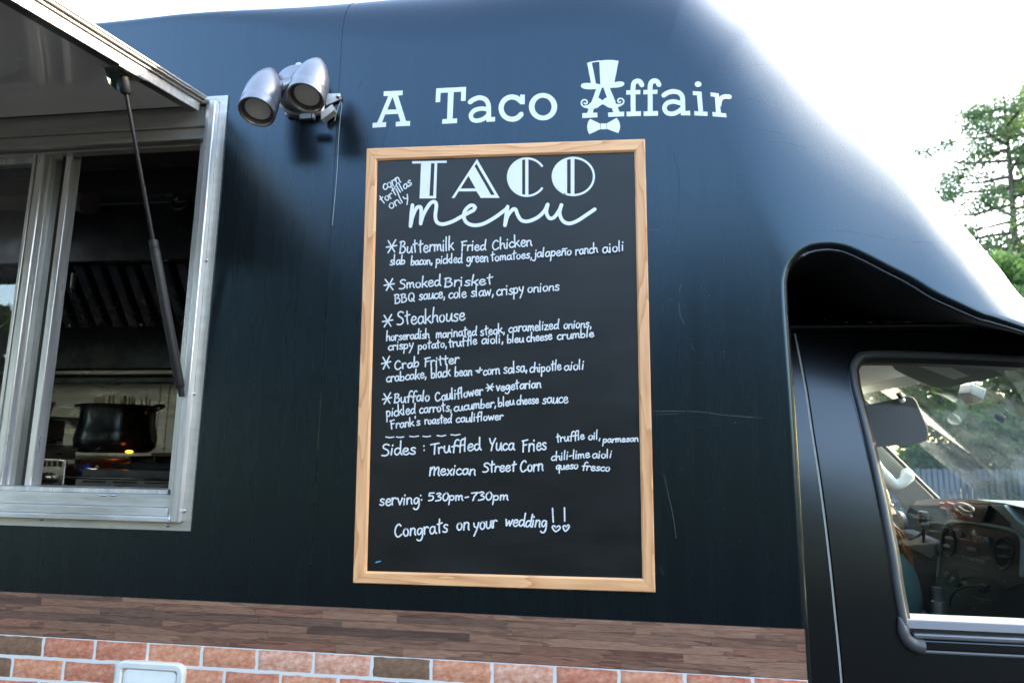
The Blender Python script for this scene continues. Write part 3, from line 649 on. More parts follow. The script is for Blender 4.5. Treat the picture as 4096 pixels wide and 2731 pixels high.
pp = at(*cFlood(1280, 240), -.012); MB().lathe((pp[0], -.004, pp[2]-.004), (0, -1, 0), [(0, .010), (.008, .009), (.010, .004)], 14).put('mounting_ear', alu_dirty, flood)
pp = at(*cFlood(1790, 1090), -.02); MB().prism([(pp[0]-.012, -.028, pp[2]-.022), (pp[0]+.016, -.02, pp[2]+.006), (pp[0]+.010, -.02, pp[2]+.022), (pp[0]-.014, -.028, pp[2]-.002)], (0, .02, 0)).put('cover_plug', alu_dirty, flood)
pp = at(*cFlood(1420, 1160), -.058); box('motion_sensor', pp[0]-.018, pp[0]+.018, -.062, -.045, pp[2]-.010, pp[2]+.010, black_gloss, flood, .004)
def head(O, T, r, idx):
    O = np.array(O); T = np.array(T); d = T-O; L = np.linalg.norm(d); d /= L
    prof = [(.004, r*.86), (0, r*.93), (.001, r*.985), (.006, r), (.026, r*1.0), (.0275, r*.985), (.029, r*1.0), (L*.42, r*.97), (L*.58, r*.86), (L*.72, r*.70), (L*.84, r*.50), (L*.93, r*.31), (L*.98, r*.15), (L, 0)]
    h = MB().lathe(O, d, prof, 44, cap=False).put('lamp_head', flood_m, flood)
    MB().lathe(O, d, [(.0005, r*.90), (.012, r*.84), (.013, r*.66)], 44, cap=False).put('lamp_rim', flood_dark, flood)
    MB().lathe(O, d, [(.011, 0), (.0112, r*.4), (.012, r*.68), (.016, r*.68), (.016, 0)], 36, cap=False).put('lens', lens_m, flood)
    return O+d*L*.45
aR = head(at(*cFlood(1405, 845), -.150), at(*cFlood(1640, 165), -.095), .0415, 0)
aL = head(at(*cFlood(550, 1085), -.135), at(*cFlood(815, 330), -.065), .0415, 1)
c0 = at(*cFlood(960, 650), -.075)
MB().tube([aL, (aL+c0)/2, c0, np.array((fx, -.05, fz+.01))], [.014, .012, .012, .018], 14).put('swivel_arm', flood_m, flood)
MB().tube([aR, (fx+.01, -.06, fz+.01)], [.015, .018], 14).put('swivel_arm', flood_m, flood)
MB().lathe(c0-np.array((0, .006, 0)), (-.2, -1, .1), [(0, .013), (.006, .013), (.008, .006), (.009, 0)], 18).put('swivel_knob', flood_m, flood)
wall_line('caulk_run', [(1362, 385), (1366, 395), (1350, 440), (1340, 482)], .0022, caulk, flood, off=.001)
wall_line('caulk_run', [(1360, 395), (1368, 420), (1362, 470), (1355, 560), (1348, 700), (1330, 900)], .0016, caulk, flood, off=.001)

# ---------------------------------------------------------------- utility hatch
def rrect(cx, cz, w2, h2, r, n=6):
    P = []
    for sx, sz, a0 in ((1, 1, 0), (-1, 1, 90), (-1, -1, 180), (1, -1, 270)):
        for k in range(n+1):
            a = math.radians(a0+90*k/n); P.append((cx+sx*(w2-r)+r*math.cos(a), cz+sz*(h2-r)+r*math.sin(a)))
    return P
ux, uz = -.993, 1.068-.075
def rring(name, y0, y1, w, h, r, win_, m, par, **k):
    o = rrect(ux, uz, w, h, r); i = rrect(ux, uz, w-win_, h-win_, max(r-win_, .003)); n = len(o); V = []
    for L_, y in ((o, y1), (o, y0+.003), ([(a+(c-a)*.25, b+(d-b)*.25) for (a, b), (c, d) in zip(o, i)], y0), ([(a+(c-a)*.8, b+(d-b)*.8) for (a, b), (c, d) in zip(o, i)], y0), (i, y0+.003), (i, y1)): V.append([(a, y, b) for a, b in L_])
    return MB().loft(V, cap=False).put(name, m, par, **k)
uh = rring('utility_hatch', -.014, -.0015, .083, .075, .022, .017, white_plastic, truck, label='white rounded utility hatch low on the brick wrap')
V = [[(a, y, b) for a, b in rrect(ux, uz, w2, h2, .012)] for y, w2, h2 in ((-.0015, .064, .057), (-.009, .064, .057), (-.011, .061, .054))]
MB().loft(V).put('hatch_door', white_plastic, uh)

# ---------------------------------------------------------------- menu board
fo = [at(u, v, -.0180) for u, v in ((1466, 592), (2580, 554), (2622, 2367), (1411, 2329))]
fi = [at(u, v, -.0180) for u, v in ((1507, 639), (2538, 604), (2570, 2313), (1465, 2283))]
board = empty('menu_board', ((fo[0][0]+fo[1][0])/2, 0, fo[3][2]), label='chalkboard menu in a pine frame hung on the black truck side', cat='menu board')
mid = lambda a, b, t: a*(1-t)+b*t
for i, (m_) in enumerate((pine_x, pine_z, pine_x, pine_z)):
    a, b, c, d = fo[i], fo[(i+1) % 4], fi[(i+1) % 4], fi[i]
    g_ = .0003
    dx = (b-a)/np.linalg.norm(b-a)*g_; a2, b2, c2, d2 = a+dx, b-dx, c-dx, d+dx
    bo = mid(a2, d2, 0); V = []
    back = np.array((0, .0175, 0)); ins = .012
    # outer edge slightly rounded, inner edge has a small step down to the slate
    r = [a2+np.array((0, .0015, 0)), b2+np.array((0, .0015, 0)), mid(b2, c2, .07), mid(a2, d2, .07), mid(b2, c2, .86), mid(a2, d2, .86), c2+np.array((0, .004, 0)), d2+np.array((0, .004, 0)), c2+np.array((0, .0075, 0)), d2+np.array((0, .0075, 0)), a2+back, b2+back]
    MB().add(r, [(0, 1, 2, 3), (3, 2, 4, 5), (5, 4, 6, 7), (7, 6, 8, 9), (10, 11, 1, 0), (9, 8, 11, 10), (0, 3, 5, 7, 9, 10), (1, 11, 8, 6, 4, 2)]).put('frame_rail', m_, board, sharp=25)
YP = -.0120
P_ = [at(u, v, YP) for u, v in ((1495, 622), (2560, 590), (2590, 2330), (1445, 2300))]
slate = MB().prism(P_, (0, .010, 0)).put('slate_panel', board_m, board)
# faint dust of wiped-off writing, and the blue chalk smear
def bl(p, off=0.): return at(p[0], p[1], YP-off)
def stroke_obj(name, strokes, wpx, m, parent, plane=None, label=None, off0=.0004, **k):
    """strokes: polylines in photo pixels, laid as paint on the board; each a hair above the last"""
    V = []; F = []
    f = plane or bl
    for i, s in enumerate(strokes):
        v, q = ribbon(s, wpx); n = len(V); V += [f(p, off0+.00006*i) for p in v]; F += [[a+n for a in t] for t in q]
    return link(name, V, F, m, parent, sharp=0, label=label)
GL = {
 'a': (8, '7,8.5 4.5,10 1.5,8.5 0,4.5 1.5,.5 4,.5 6.3,3.5 7,8.5|7,9.5 7,3 9,0'), 'b': (7.5, '.8,20 .2,10 0,.5|0,5 3,9 6,8 6.6,4 4.5,.5 0,.8'),
 'c': (6.5, '6.5,8.5 4.5,10 1.5,8 0,4.5 1.2,1 4,0 7,2'), 'd': (8, '6.5,8.5 4,9.8 1,8 0,4 1.5,.3 4,.8 7,5|8,20 7.2,10 7,3 8.5,0'),
 'e': (7, '.8,5 5.5,5.8 6,9 3,10 .6,7 .2,3 2.4,0 5,.3 7.2,2.5'), 'f': (6.5, '9,18.5 7,20 4.2,17 3,8 2.5,-1|0,9 7,10.5'),
 'g': (8, '6.5,9 3.5,10 .8,7.5 .5,3 2.5,1 5,3 7,9|7,9 7.2,-1 5,-7 2,-8 -.5,-6'), 'h': (7.5, '1,20 .2,10 0,0|0,5 3,9 6,8 6,3 7.2,0'),
 'i': (2.5, '.8,10 .2,0|1.2,14.5 1.5,15.5'), 'j': (3.5, '3,10 2.6,-2 .6,-7 -2.5,-6|3.6,14.5 3.8,15.5'),
 'k': (7, '1,20 .2,10 0,0|6.5,10 1,4.6|2.4,5.6 7,0'), 'l': (2.5, '1,20 .3,10 .2,0'), 'm': (11, '.3,10 0,0|0,6 2.4,10 4.4,8.5 4.4,1|4.4,6 7.4,10 9.2,8.5 9.2,3 10.4,0'),
 'n': (7.5, '.3,10 0,0|0,6 3,10 6,8.5 6,3 7,0'), 'o': (7, '4,10 1,8 0,4 2,0 5.2,1 6.6,5.5 5.4,9 3,10'), 'p': (7.5, '.3,10 0,0 -.8,-9|0,7 3,10 6,8.6 6.4,4 4,.6 0,2'),
 'q': (7.5, '6,9 3,10 .3,6.5 1,1.5 4,2 6,8|6.2,9.5 6.2,0 6.5,-8'), 'r': (5.5, '.3,10 0,0|0,5 2,9 4.4,10 6,8.5'), 's': (6, '6,8.8 3.5,10 1,8 2.2,5.8 5,4 5,1 2.4,0 -.3,1.2'),
 't': (6, '3,18 2.4,8 3,0|0,11.5 6.4,13'), 'u': (7.5, '.2,10 0,3 2,.2 5,2 6.6,10|6.6,10 6.8,3 8,0'), 'v': (6.5, '!0,10 3,0 6.5,10'),
 'w': (10, '!0,10 2,.2 5,8 7,.2 10,10'), 'x': (6.5, '!.2,10 6,0|!6.2,10 0,0'), 'y': (7, '.2,10 1,5 4,3|7,10 5,2 2.5,-4 .2,-9'), 'z': (6.5, '!0,10 6,9.6 0,0 6.5,0'),
 '~': (7.5, '.3,10 0,0|0,6 3,10 6,8.5 6,3 7,0|.5,13.5 3,14.5 5,13.6 8,14.8'),
 'B': (9, '1,20 .4,10 0,0|-.6,19 4.5,20 6.6,16.5 4.5,12.6 .6,11 6,10.6 8,5.5 5,.5 -.6,.2'), 'F': (8, '1.4,19 1,0|-.3,18.6 8,20|1.2,11 6.5,12'),
 'C': (9.5, '8.6,17 6.4,20 2.5,17 0,9 1.4,1.5 4.6,0 9,3.5'), 'S': (9, '9,18 6,20 2.4,18 2.4,13.5 7,9.5 8,4 4.5,.3 0,1'), 'Q': (9, '5,20 1.4,17 0,8 2.6,1 7,1.6 9,9 8,17 4.4,20|5,6 9.4,-1'),
 'T': (8, '-1,18.6 10,20|4.6,19 4,0'), 'Y': (8.5, '0,20 2,13 4.6,10|8.6,20 5,11 3,0'), 'M': (13, '.6,17 0,0|0,9 3.6,17 6,15.5 6,1|6,9 10,17 12,14.6 11.6,4 13,0'),
 '5': (8.5, '!8.5,20 2,19.6|2,19.6 1,12 5,12.6 7.4,8 5,1.6 0,0'), '3': (8, '.8,18 4,20 7,17.4 3,11.6 7.4,8.6 6.6,2.4 0,0'), '0': (8.5, '5,20 1.4,16 .2,8 2.8,.4 6.4,2.6 8.2,12 6.4,18.6 4,20'), '7': (8, '!0,18.6 8.6,20 4,10 2.4,0'),
 '*': (9.5, '!1,15 8.5,.5|!9,15.5 1.4,0|!-.6,7 10.4,8.4'), '+': (9.5, '0,6 10,7.5|6.6,14 6.2,5 5.6,1 3,2.2 2.6,5.4 6.4,6.6'), ',': (2.5, '1.2,1.6 .9,-1 0,-3.4'), "'": (2, '1,20 .6,15.5'), ':': (3, '1,2.4 1.2,3.2|1.2,10.4 1.4,11.2'),
 '-': (5, '0,6 4.4,6.8'), ' ': (5, ''), '.': (2, '.6,0 .8,.5')}
hr = random.Random(5)
def word(txt, conv, x0, y0, x1, y1, xh, cap=None):
    """handwritten word between two baseline points; xh = x-height in crop pixels"""
    W = 0; pos = []
    for ch in txt:
        pos.append(W); W += GL[ch][0]+2.0
    W -= 2.0; a = np.array(conv(x0, y0)); b = np.array(conv(x1, y1)); k = np.array(conv(1000, 0))-np.array(conv(0, 0)); sc = xh*k[0]/1000/10
    u = (b-a)/W; un = u/np.linalg.norm(u); up = np.array((un[1], -un[0])); out = []
    up = up*.96+np.array((.05, -.02))
    for ch, w0 in zip(txt, pos):
        js = 1+hr.uniform(-.07, .07); jy = hr.uniform(-.6, .6); sh = hr.uniform(-.05, .07)
        cs = (cap or 1.) if ch in 'BCFSQTYM5307' else 1.
        for st in GL[ch][1].split('|'):
            if not st: continue
            sharp = st[0] == '!'; p = px(st.lstrip('!'))
            p = [(q[0]+sh*q[1], q[1]*js*cs+jy) for q in p]
            if len(p) > 2 and sharp:
                for a_, b_ in zip(p[:-1], p[1:]): out.append([a+u*(w0+q[0])+up*sc*q[1] for q in (a_, b_)])
                continue
            if len(p) > 2: p = smooth(p, 4)
            out.append([a+u*(w0+q[0])+up*sc*q[1] for q in p])
    return out
WORDS = [
 ('heading line about fried chicken', 5.2, [('*', cA, 277, 208, 343, 204, 60), ('Buttermilk', cA, 376, 211, 780, 186, 50), ('Fried', cA, 838, 194, 1020, 184, 42), ('Chicken', cA, 1076, 186, 1370, 150, 45)]),
 ('handwritten ingredients under the chicken heading', 4.8, [('slab', cA, 303, 298, 413, 292, 36), ('bacon,', cA, 460, 298, 620, 290, 34), ('pickled', cA, 650, 290, 843, 280, 36), ('green', cA, 880, 278, 1040, 272, 40), ('tomatoes,', cA, 1062, 270, 1370, 246, 36), ('jalape~o', cA, 1385, 242, 1665, 222, 36), ('ranch', cA, 1700, 222, 1865, 202, 38), ('aioli', cA, 1905, 210, 2062, 188, 42)]),
 ('heading line about smoked brisket', 5.2, [('*', cA, 264, 492, 330, 488, 58), ('Smoked', cA, 372, 478, 680, 454, 42), ('Brisket', cA, 716, 464, 1072, 442, 42)]),
 ('handwritten ingredients under the brisket heading', 4.8, [('BBQ', cA, 342, 590, 482, 566, 34), ('sauce,', cA, 522, 560, 716, 545, 42), ('cole', cA, 745, 550, 875, 540, 42), ('slaw,', cA, 914, 536, 1082, 526, 42), ('crispy', cA, 1106, 528, 1308, 506, 42), ('onions', cA, 1340, 504, 1575, 488, 38)]),
 ('heading line for the steakhouse taco', 5.2, [('*', cA, 248, 762, 314, 758, 56), ('Steakhouse', cA, 356, 750, 864, 712, 56)]),
 ('first line of steakhouse ingredients', 4.8, [('horseradish', cA, 276, 868, 598, 846, 36), ('marinated', cA, 650, 848, 950, 824, 36), ('steak,', cA, 985, 830, 1165, 808, 38), ('caramelized', cA, 1196, 804, 1568, 778, 38), ('onions,', cA, 1610, 776, 1818, 766, 36)]),
 ('second line of steakhouse ingredients', 4.8, [('crispy', cA, 290, 938, 475, 922, 36), ('potato,', cA, 515, 934, 728, 914, 34), ('truffle', cA, 746, 916, 955, 892, 36), ('aioli,', cA, 992, 892, 1155, 882, 36), ('bleu', cA, 1186, 884, 1306, 876, 34), ('cheese', cA, 1332, 876, 1520, 858, 36), ('crumble', cA, 1562, 860, 1835, 836, 34)]),
 ('heading line for the crab fritter', 5.2, [('*', cB, 242, 236, 300, 230, 56), ('Crab', cB, 342, 238, 520, 212, 38), ('Fritter', cB, 562, 216, 818, 190, 40)]),
 ('handwritten ingredients under the crab heading', 4.8, [('crabcake,', cB, 276, 332, 576, 300, 38), ('black', cB, 614, 302, 755, 286, 42), ('bean', cB, 790, 288, 918, 280, 38), ('+', cB, 946, 264, 990, 262, 30), ('corn', cB, 1005, 278, 1128, 268, 38), ('salsa,', cB, 1160, 268, 1335, 250, 44), ('chipotle', cB, 1354, 260, 1590, 240, 38), ('aioli', cB, 1614, 242, 1760, 234, 38)]),
 ('heading line for the vegetarian cauliflower taco', 5.2, [('*', cB, 248, 500, 306, 494, 52), ('Buffalo', cB, 336, 488, 598, 470, 42), ('Cauliflower', cB, 646, 476, 1000, 424, 40), ('*', cB, 1028, 398, 1076, 394, 32), ('vegetarian', cB, 1102, 398, 1438, 370, 36)]),
 ('first line of cauliflower ingredients', 4.8, [('pickled', cB, 278, 594, 490, 566, 40), ('carrots,', cB, 525, 564, 766, 548, 38), ('cucumber,', cB, 785, 550, 1100, 516, 36), ('bleu', cB, 1118, 516, 1236, 502, 36), ('cheese', cB, 1256, 502, 1418, 490, 36), ('sauce', cB, 1450, 492, 1640, 486, 42)]),
 ('second line of cauliflower ingredients', 4.8, [("Frank's", cB, 310, 682, 528, 652, 34), ('roasted', cB, 565, 648, 762, 636, 34), ('cauliflower', cB, 800, 636, 1152, 612, 34)]),
 ('sides line naming yuca fries', 5.6, [('Sides', cC, 240, 226, 494, 212, 50), (':', cC, 556, 198, 566, 196, 40), ('Truffled', cC, 612, 214, 984, 180, 48), ('Yuca', cC, 1048, 188, 1234, 184, 52), ('Fries', cC, 1298, 196, 1478, 180, 56)]),
 ('small note beside the fries', 4.6, [('truffle', cC, 1556, 124, 1764, 102, 34), ('oil,', cC, 1796, 108, 1886, 102, 34), ('parmesan', cC, 1906, 128, 2170, 118, 26)]),
 ('sides line naming street corn', 5.6, [('Mexican', cC, 600, 374, 944, 368, 46), ('Street', cC, 1000, 350, 1244, 344, 44), ('Corn', cC, 1284, 344, 1454, 338, 52)]),
 ('two small note lines beside the corn', 4.6, [('chili-lime', cC, 1516, 264, 1804, 240, 34), ('aioli', cC, 1826, 246, 1968, 240, 34), ('queso', cC, 1552, 330, 1714, 324, 32), ('fresco', cC, 1746, 332, 1952, 344, 32)]),
 ('serving hours', 5.4, [('serving', cC, 226, 600, 524, 588, 50), (':', cC, 538, 568, 546, 566, 40), ('530pm', cC, 592, 566, 852, 560, 36), ('-', cC, 866, 562, 894, 560, 40), ('730pm', cC, 912, 562, 1192, 558, 36)]),
 ('congratulations line', 5.6, [('Congrats', cC, 342, 838, 734, 800, 56), ('on', cC, 806, 784, 898, 780, 56), ('your', cC, 932, 786, 1108, 762, 52), ('wedding', cC, 1168, 752, 1480, 764, 50)]),
]
for lab, wd, ws in WORDS:
    st = []
    for wq in ws: st += word(*wq, cap=(.84 if wd > 5 else .95))
    if lab == 'congratulations line':
        for q in ('1524,622 1530,725', '1614,618 1616,718'): st.append([cC(*p) for p in px(q)])
        for q in ('1548,764 1536,752 1522,764 1548,796 1582,770 1572,754 1548,768', '1626,762 1616,750 1604,764 1622,794 1650,762 1642,746 1626,764'): st.append([np.array(cC(*p)) for p in smooth(px(q), 4)])
    stroke_obj('chalk_line', st, wd+.5, chalk, slate, label=lab)
st = word('corn', cD, 256, 392, 384, 334, 42)+word('tortillas', cD, 246, 496, 468, 350, 36)+word('only', cD, 306, 536, 446, 456, 38)
stroke_obj('chalk_line', st, 4.8, chalk, slate, label='slanted small note at the upper left of the board')
stroke_obj('chalk_line', [[cC(*p) for p in px(q)] for q in ('270,85 298,90 330,86', '350,85 378,89 404,84', '450,80 480,84 516,78', '549,80 578,84 606,78', '655,74 688,80 720,72', '760,68 794,72 828,66')], 4.8, chalk, slate, label='row of six dashes above the sides')
dust = mat('chalk_dust', (.035, .04, .043), .9)
stroke_obj('dust_trace', [[cA(*p) for p in px(q)] for q in ('232,196 268,188', '240,212 262,180', '216,432 256,440', '226,450 246,424', '250,446 240,426')], 2.2, dust, slate)
stroke_obj('chalk_smear', [[cC(*p) for p in px('196,1028 212,1022 228,1020')]], 5, mat('blue_chalk', (.08, .35, .5), .8), slate)

# big TACO lettering
def poly_obj(name, outer, holes, conv, m, parent, yf, off, step=0, stepx=0, label=None):
    cvt = lambda L: [tuple(at(*conv(*p), YP)[[0, 2]]) for p in L] if yf is None else [tuple(on_wall(conv(*p))[[0, 2]]) for p in L]
    return sheet(name, cvt(outer), [cvt(h) for h in holes], (yf or (lambda x, z: YP+0*x)), m, parent, off=off, step=step, stepx=stepx, sharp=0, label=label)
T = lambda *a, **k: poly_obj('title_letter', *a, cD, white_vinyl, slate, None, .0005, **k)
T(px('467,178 729,173 728,190 657,191 648,457 524,457 535,194 468,195'), [px('611,193 637,192 627,437 598,438')], label='letter T')
T(px('956,160 1126,453 985,453 952,403 818,404 787,454 765,454'), [px('892,288 945,382 832,383'), px('952,196 1089,430 1061,430 938,214')], label='first A')
def arc(cx, cy, rx, ry, a0, a1, n=40): return [(cx+rx*math.cos(math.radians(a0+(a1-a0)*i/n)), cy-ry*math.sin(math.radians(a0+(a1-a0)*i/n))) for i in range(n+1)]
R_, r_ = (150, 149), (134, 133); cx, cy = 1331, 297
T(arc(cx, cy, *R_, 34, 326)+arc(cx, cy, *r_, 326, 34), [], label='letter C')
def chord(cx, cy, r, xa, xb):
    ya = lambda x: math.sqrt(max(0, r[1]**2*(1-((x-cx)/r[0])**2)))
    if xb < cx-r[0]+2 or xa <= cx-r[0]: 
        a0 = math.degrees(math.acos((xb-cx)/r[0])); return arc(cx, cy, *r, a0, 360-a0, 30)
    return [(xa, cy-ya(xa)), (xb, cy-ya(xb)), (xb, cy+ya(xb)), (xa, cy+ya(xa))]
rr = (141, 140)
for nm, cx_, cy_, R2, bars in (('C', 1331, 297, (141, 140), ((0, 1296), (1319, 1343))), ('O', 1681, 292, (154, 139), ((0, 1634), (1661, 1689)))):
    for xa, xb in bars: poly_obj('title_letter', chord(cx_, cy_, R2, xa, xb), [], cD, white_vinyl, slate, None, .0008, label='filled part of the '+nm)
T(arc(1681, 292, 163, 148, 244, -112, 60)+arc(1681, 292, 147, 132, -112, 244, 60), [], label='letter O')
mn = ['470,507 463,560 455,664', '457,655 472,590 500,530 527,520 536,545 532,646', '532,640 556,570 602,496 636,482 650,510 642,590 656,636 700,650 770,630 840,592 900,560 930,544 942,524'+'|'+'942,526 928,510 902,512 868,545 856,590 876,636 930,658 1000,648 1080,606 1150,556 1184,528', '1186,518 1176,580 1166,658', '1168,650 1186,590 1222,542 1246,540 1262,580 1290,620 1340,628 1410,600 1462,552 1486,504', '1488,502 1478,560 1500,604 1536,598 1572,550 1592,506', '1590,506 1578,570 1602,625 1650,645 1710,625 1780,580 1842,538']
stroke_obj('title_script', [[np.array(cD(*p)) for p in smooth(px(q), 6)] for q_ in mn for q in q_.split('|')], 14.5, white_vinyl, slate, label='flowing white script under the title', off0=.0006)

# ---------------------------------------------------------------- lettering on the truck itself
def L_(outer, holes=(), conv=cE, label=None, off=.0004, name='letter', sx=.012):
    return poly_obj(name, outer, list(holes), conv, white_vinyl, truck, wall, off, stepx=sx, label=label)
def wstroke(q, wd, conv, off, name='letter', label=None, closed=False):
    P = smooth(px(q) if isinstance(q, str) else q, 6); v, F = ribbon([np.array(conv(*p)) for p in P], wd); V = []
    for p in v: V.append(on_wall(p, off))
    return V, F
def merged(name, label, strokes=(), polys=(), conv=cF):
    """one letter made of painted strokes and slabs: one mesh"""
    V = []; F = []; o = .0004
    for q, wd in strokes:
        v, f = wstroke(q, wd, conv, o); n = len(V); V += list(v); F += [[a+n for a in t] for t in f]; o += .00008
    for p in polys:
        n = len(V); v2, f2 = fill2([tuple(on_wall(conv(*c))[[0, 2]]) for c in p], (), .02, .01)
        V += [np.array((a, float(wall(a, b))-o, b)) for a, b in v2]; F += [[a+n for a in t] for t in f2]; o += .00008
    return link(name, V, F, white_vinyl, truck, sharp=0, label=label)
L_(px('353,301 551,292 550,341 503,344 586,611 630,610 627,661 478,667 480,620 527,614 503,536 368,542 336,625 379,623 376,672 235,681 237,631 285,627 401,349 352,352'), [px('446,358 487,489 390,493')], label='letter A')
L_(px('902,270 1214,254 1209,400 1160,402 1163,304 1085,309 1073,585 1121,583 1118,633 963,641 966,592 1015,589 1025,313 948,317 943,413 894,415'), label='letter T')
kE = 1/2.6133
merged('letter', 'letter a', [('1256,412 1285,390 1350,366 1415,385 1445,435 1450,500 1449,590', 50*kE), ('1440,486 1370,480 1300,500 1264,548 1280,594 1330,606 1395,588 1440,552', 46*kE)], [px('1426,570 1518,568 1517,616 1424,620')], cE)
merged('letter', 'letter c', [([(1694+114*math.cos(math.radians(a)), 475-116*math.sin(math.radians(a))) for a in range(38, 331, 8)], 54*kE)], [px('1780,336 1828,335 1826,436 1776,437')], cE)
L_([(2018+148*math.cos(a), 461-143*math.sin(a)) for a in np.linspace(0, 6.283, 49)[:-1]], [[(2018+89*math.cos(a), 461-93*math.sin(a)) for a in np.linspace(0, 6.283, 41)[:-1]]], label='letter o')
hatp = [tuple(p) for p in smooth(px('436,152 500,134 580,124 680,117 750,119 807,127'), 3)]+[tuple(p) for p in smooth(px('758,379 800,371 845,371 872,384 873,405 850,426 800,440 740,445 703,446'), 3)]+px('625,440 608,446')+[tuple(p) for p in smooth(px('543,459 470,463 400,455 366,434 367,406 392,391 440,387 482,388'), 3)]
L_(hatp, [px('492,150 580,138 592,405 540,394')], cF, label='top hat above the capital letter', name='top_hat', off=.0005)
kF = 1/2.94
merged('letter', 'capital A under the top hat', [], [px('543,458 608,446 567,562 520,590 487,612'), px('628,441 703,444 776,622 735,600 690,566 671,560'), px('453,690 518,690 502,738 437,741'), px('380,742 557,736 557,792 380,800'), px('724,684 798,678 818,728 745,732'), px('683,735 872,724 872,779 685,788')])
mo = [tuple(p) for p in smooth(px('617,592 640,570 672,559 708,572 742,603 775,628 806,636 838,632 846,646 800,676 740,684 684,675 645,650 620,641 596,650 556,680 500,692 440,689 396,668 402,652 440,650 480,618 520,583 558,563 588,570'), 3, True)]
poly_obj('moustache', mo, [], cF, white_vinyl, truck, wall, .0009, label='curled moustache across the capital letter')
merged('moustache', 'curls of the moustache', [('408,672 376,645 370,610 392,586 424,588 438,612 424,632 402,622', 18*kF), ('832,650 862,622 866,590 840,568 808,574 798,598 812,614 830,606', 18*kF)])
merged('bow_tie', 'bow tie under the capital letter', [], [[tuple(p) for p in px('472,808 592,866 592,930 462,990 442,945 436,895 448,845')], px('597,863 665,862 666,930 596,932'), px('670,860 784,797 814,840 826,890 820,935 803,977 670,928')])
for dx, dy in ((0, 0), (201, -3)):
    sh = lambda s: [(a+dx, b+dy) for a, b in px(s)]
    merged('letter', 'letter f', [(sh('978,745 977,560 976,450 986,390 1020,364 1058,372 1080,408'), 58*kF)], [sh('896,473 1064,469 1061,520 895,525'), sh('900,725 1069,719 1070,775 900,780')])
merged('letter', 'letter a of the last word', [('1338,530 1385,500 1450,486 1520,502 1556,550 1562,640 1564,740', 56*kF), ('1548,626 1450,604 1375,626 1346,680 1375,735 1440,748 1505,725 1552,688', 54*kF)], [px('1538,720 1647,714 1649,769 1538,768')])
merged('letter', 'letter i', [], [[(1741+40*math.cos(a), 402-34*math.sin(a)) for a in np.linspace(0, 6.283, 29)[:-1]], px('1678,482 1782,490 1800,722 1744,720 1727,533 1680,531'), px('1696,718 1852,726 1853,776 1698,770')])
merged('letter', 'letter r', [('1990,640 1996,600 2020,560 2060,546 2110,548', 54*kF)], [px('1886,497 1984,510 1998,640 2010,740 1951,735 1938,550 1889,544'), px('1908,728 2071,745 2075,793 1912,780')])

# ---------------------------------------------------------------- cab: pillar, door, window
dz = lambda L: [tuple(on_door(p)[[0, 2]]) for p in L]
SEAM = [cDoor(192, 310), cDoor(260, 620), cDoor(345, 1180)]+[cSill(510, 0), cSill(560, 480), cSill(600, 850), cSill(635, 1254)]
sl_ = dz(SEAM); (xa, za), (xb, zb) = sl_[0], sl_[-1]
k_ = (xb-xa)/(zb-za); sx = lambda z: float(np.interp(-z, [-q[1] for q in sl_], [q[0] for q in sl_])) if zb <= z <= za else xb+(z-zb)*k_
zl = [1.86, za, 1.7, 1.6, 1.5, 1.4, 1.3, 1.2, 1.1, 1.0, .8, .5]
pil = sheet('door_pillar', [(.30, 1.86), (sx(za)-.002, 1.86)]+[(sx(z)-.0035, z) for z in zl[1:]]+[(.30, .5)], [], door, vinyl_door, truck, thick=.02, step=.03)
seal = sheet('door_seal', [(sx(z)-.0030, z) for z in zl[1:]]+[(sx(z)+.0022, z) for z in zl[1:][::-1]], [], lambda x, z: door(x, z)+.004, seal_m, truck, thick=.01, step=.06)
sheet('door_gap', [(sx(z)+.0022, z) for z in zl[1:]]+[(sx(z)+.0052, z) for z in zl[1:][::-1]], [], lambda x, z: door(x, z)+.009, black_rubber, truck, thick=.01, step=.06)
WO = [cDoor(*q) for q in px('900,478 1100,478 1500,486 2000,506 2352,530')]
rest = [(4250, 1435)]
inner_top = [cDoor(*q) for q in px('775,680 790,640 830,612 900,600 1060,597 1500,607 2000,640 2352,690')]
hole_t = dz([cDoor(*q) for q in px('700,700 690,600 720,540 780,500 860,482 950,476 1200,478 1700,490 2352,522')])
XR = 1.62
# door panel with window hole. Points: rear window edge goes down and forward
rear = dz([cDoor(*q) for q in px('690,640 710,800 750,960 790,1120')]+[cSill(*q) for q in px('1060,0 1100,280 1150,560 1175,700')]+[cSill(*q) for q in px('1190,820 1220,890 1280,940 1380,962')])
top = dz([cDoor(*q) for q in px('702,590 740,530 800,494 880,480 1000,476 1300,480 1800,496 2352,522')])
zt = top[-1][1]; zbm = rear[-1][1]
hole = [tuple(p) for p in smooth(rear, 3)][::-1]+[tuple(p) for p in smooth(top, 3)]
hole = hole+[(1.25, zt-.06), (1.42, zt-.30), (1.46, zbm)]
door_o = [(sx(z)+.0045, z) for z in zl[1:]][::-1]
ztop = za+.005
outer = [(sx(.5)+.0045, .5)]+door_o[1:]+[(sx(za)+.006, ztop), (1.20, ztop+.005), (1.36, ztop-.10), (1.52, ztop-.42), (XR, 1.15), (XR, .5)]
drp = sheet('cab_door', outer, [hole], door, vinyl_door, truck, thick=.018, step=.025)
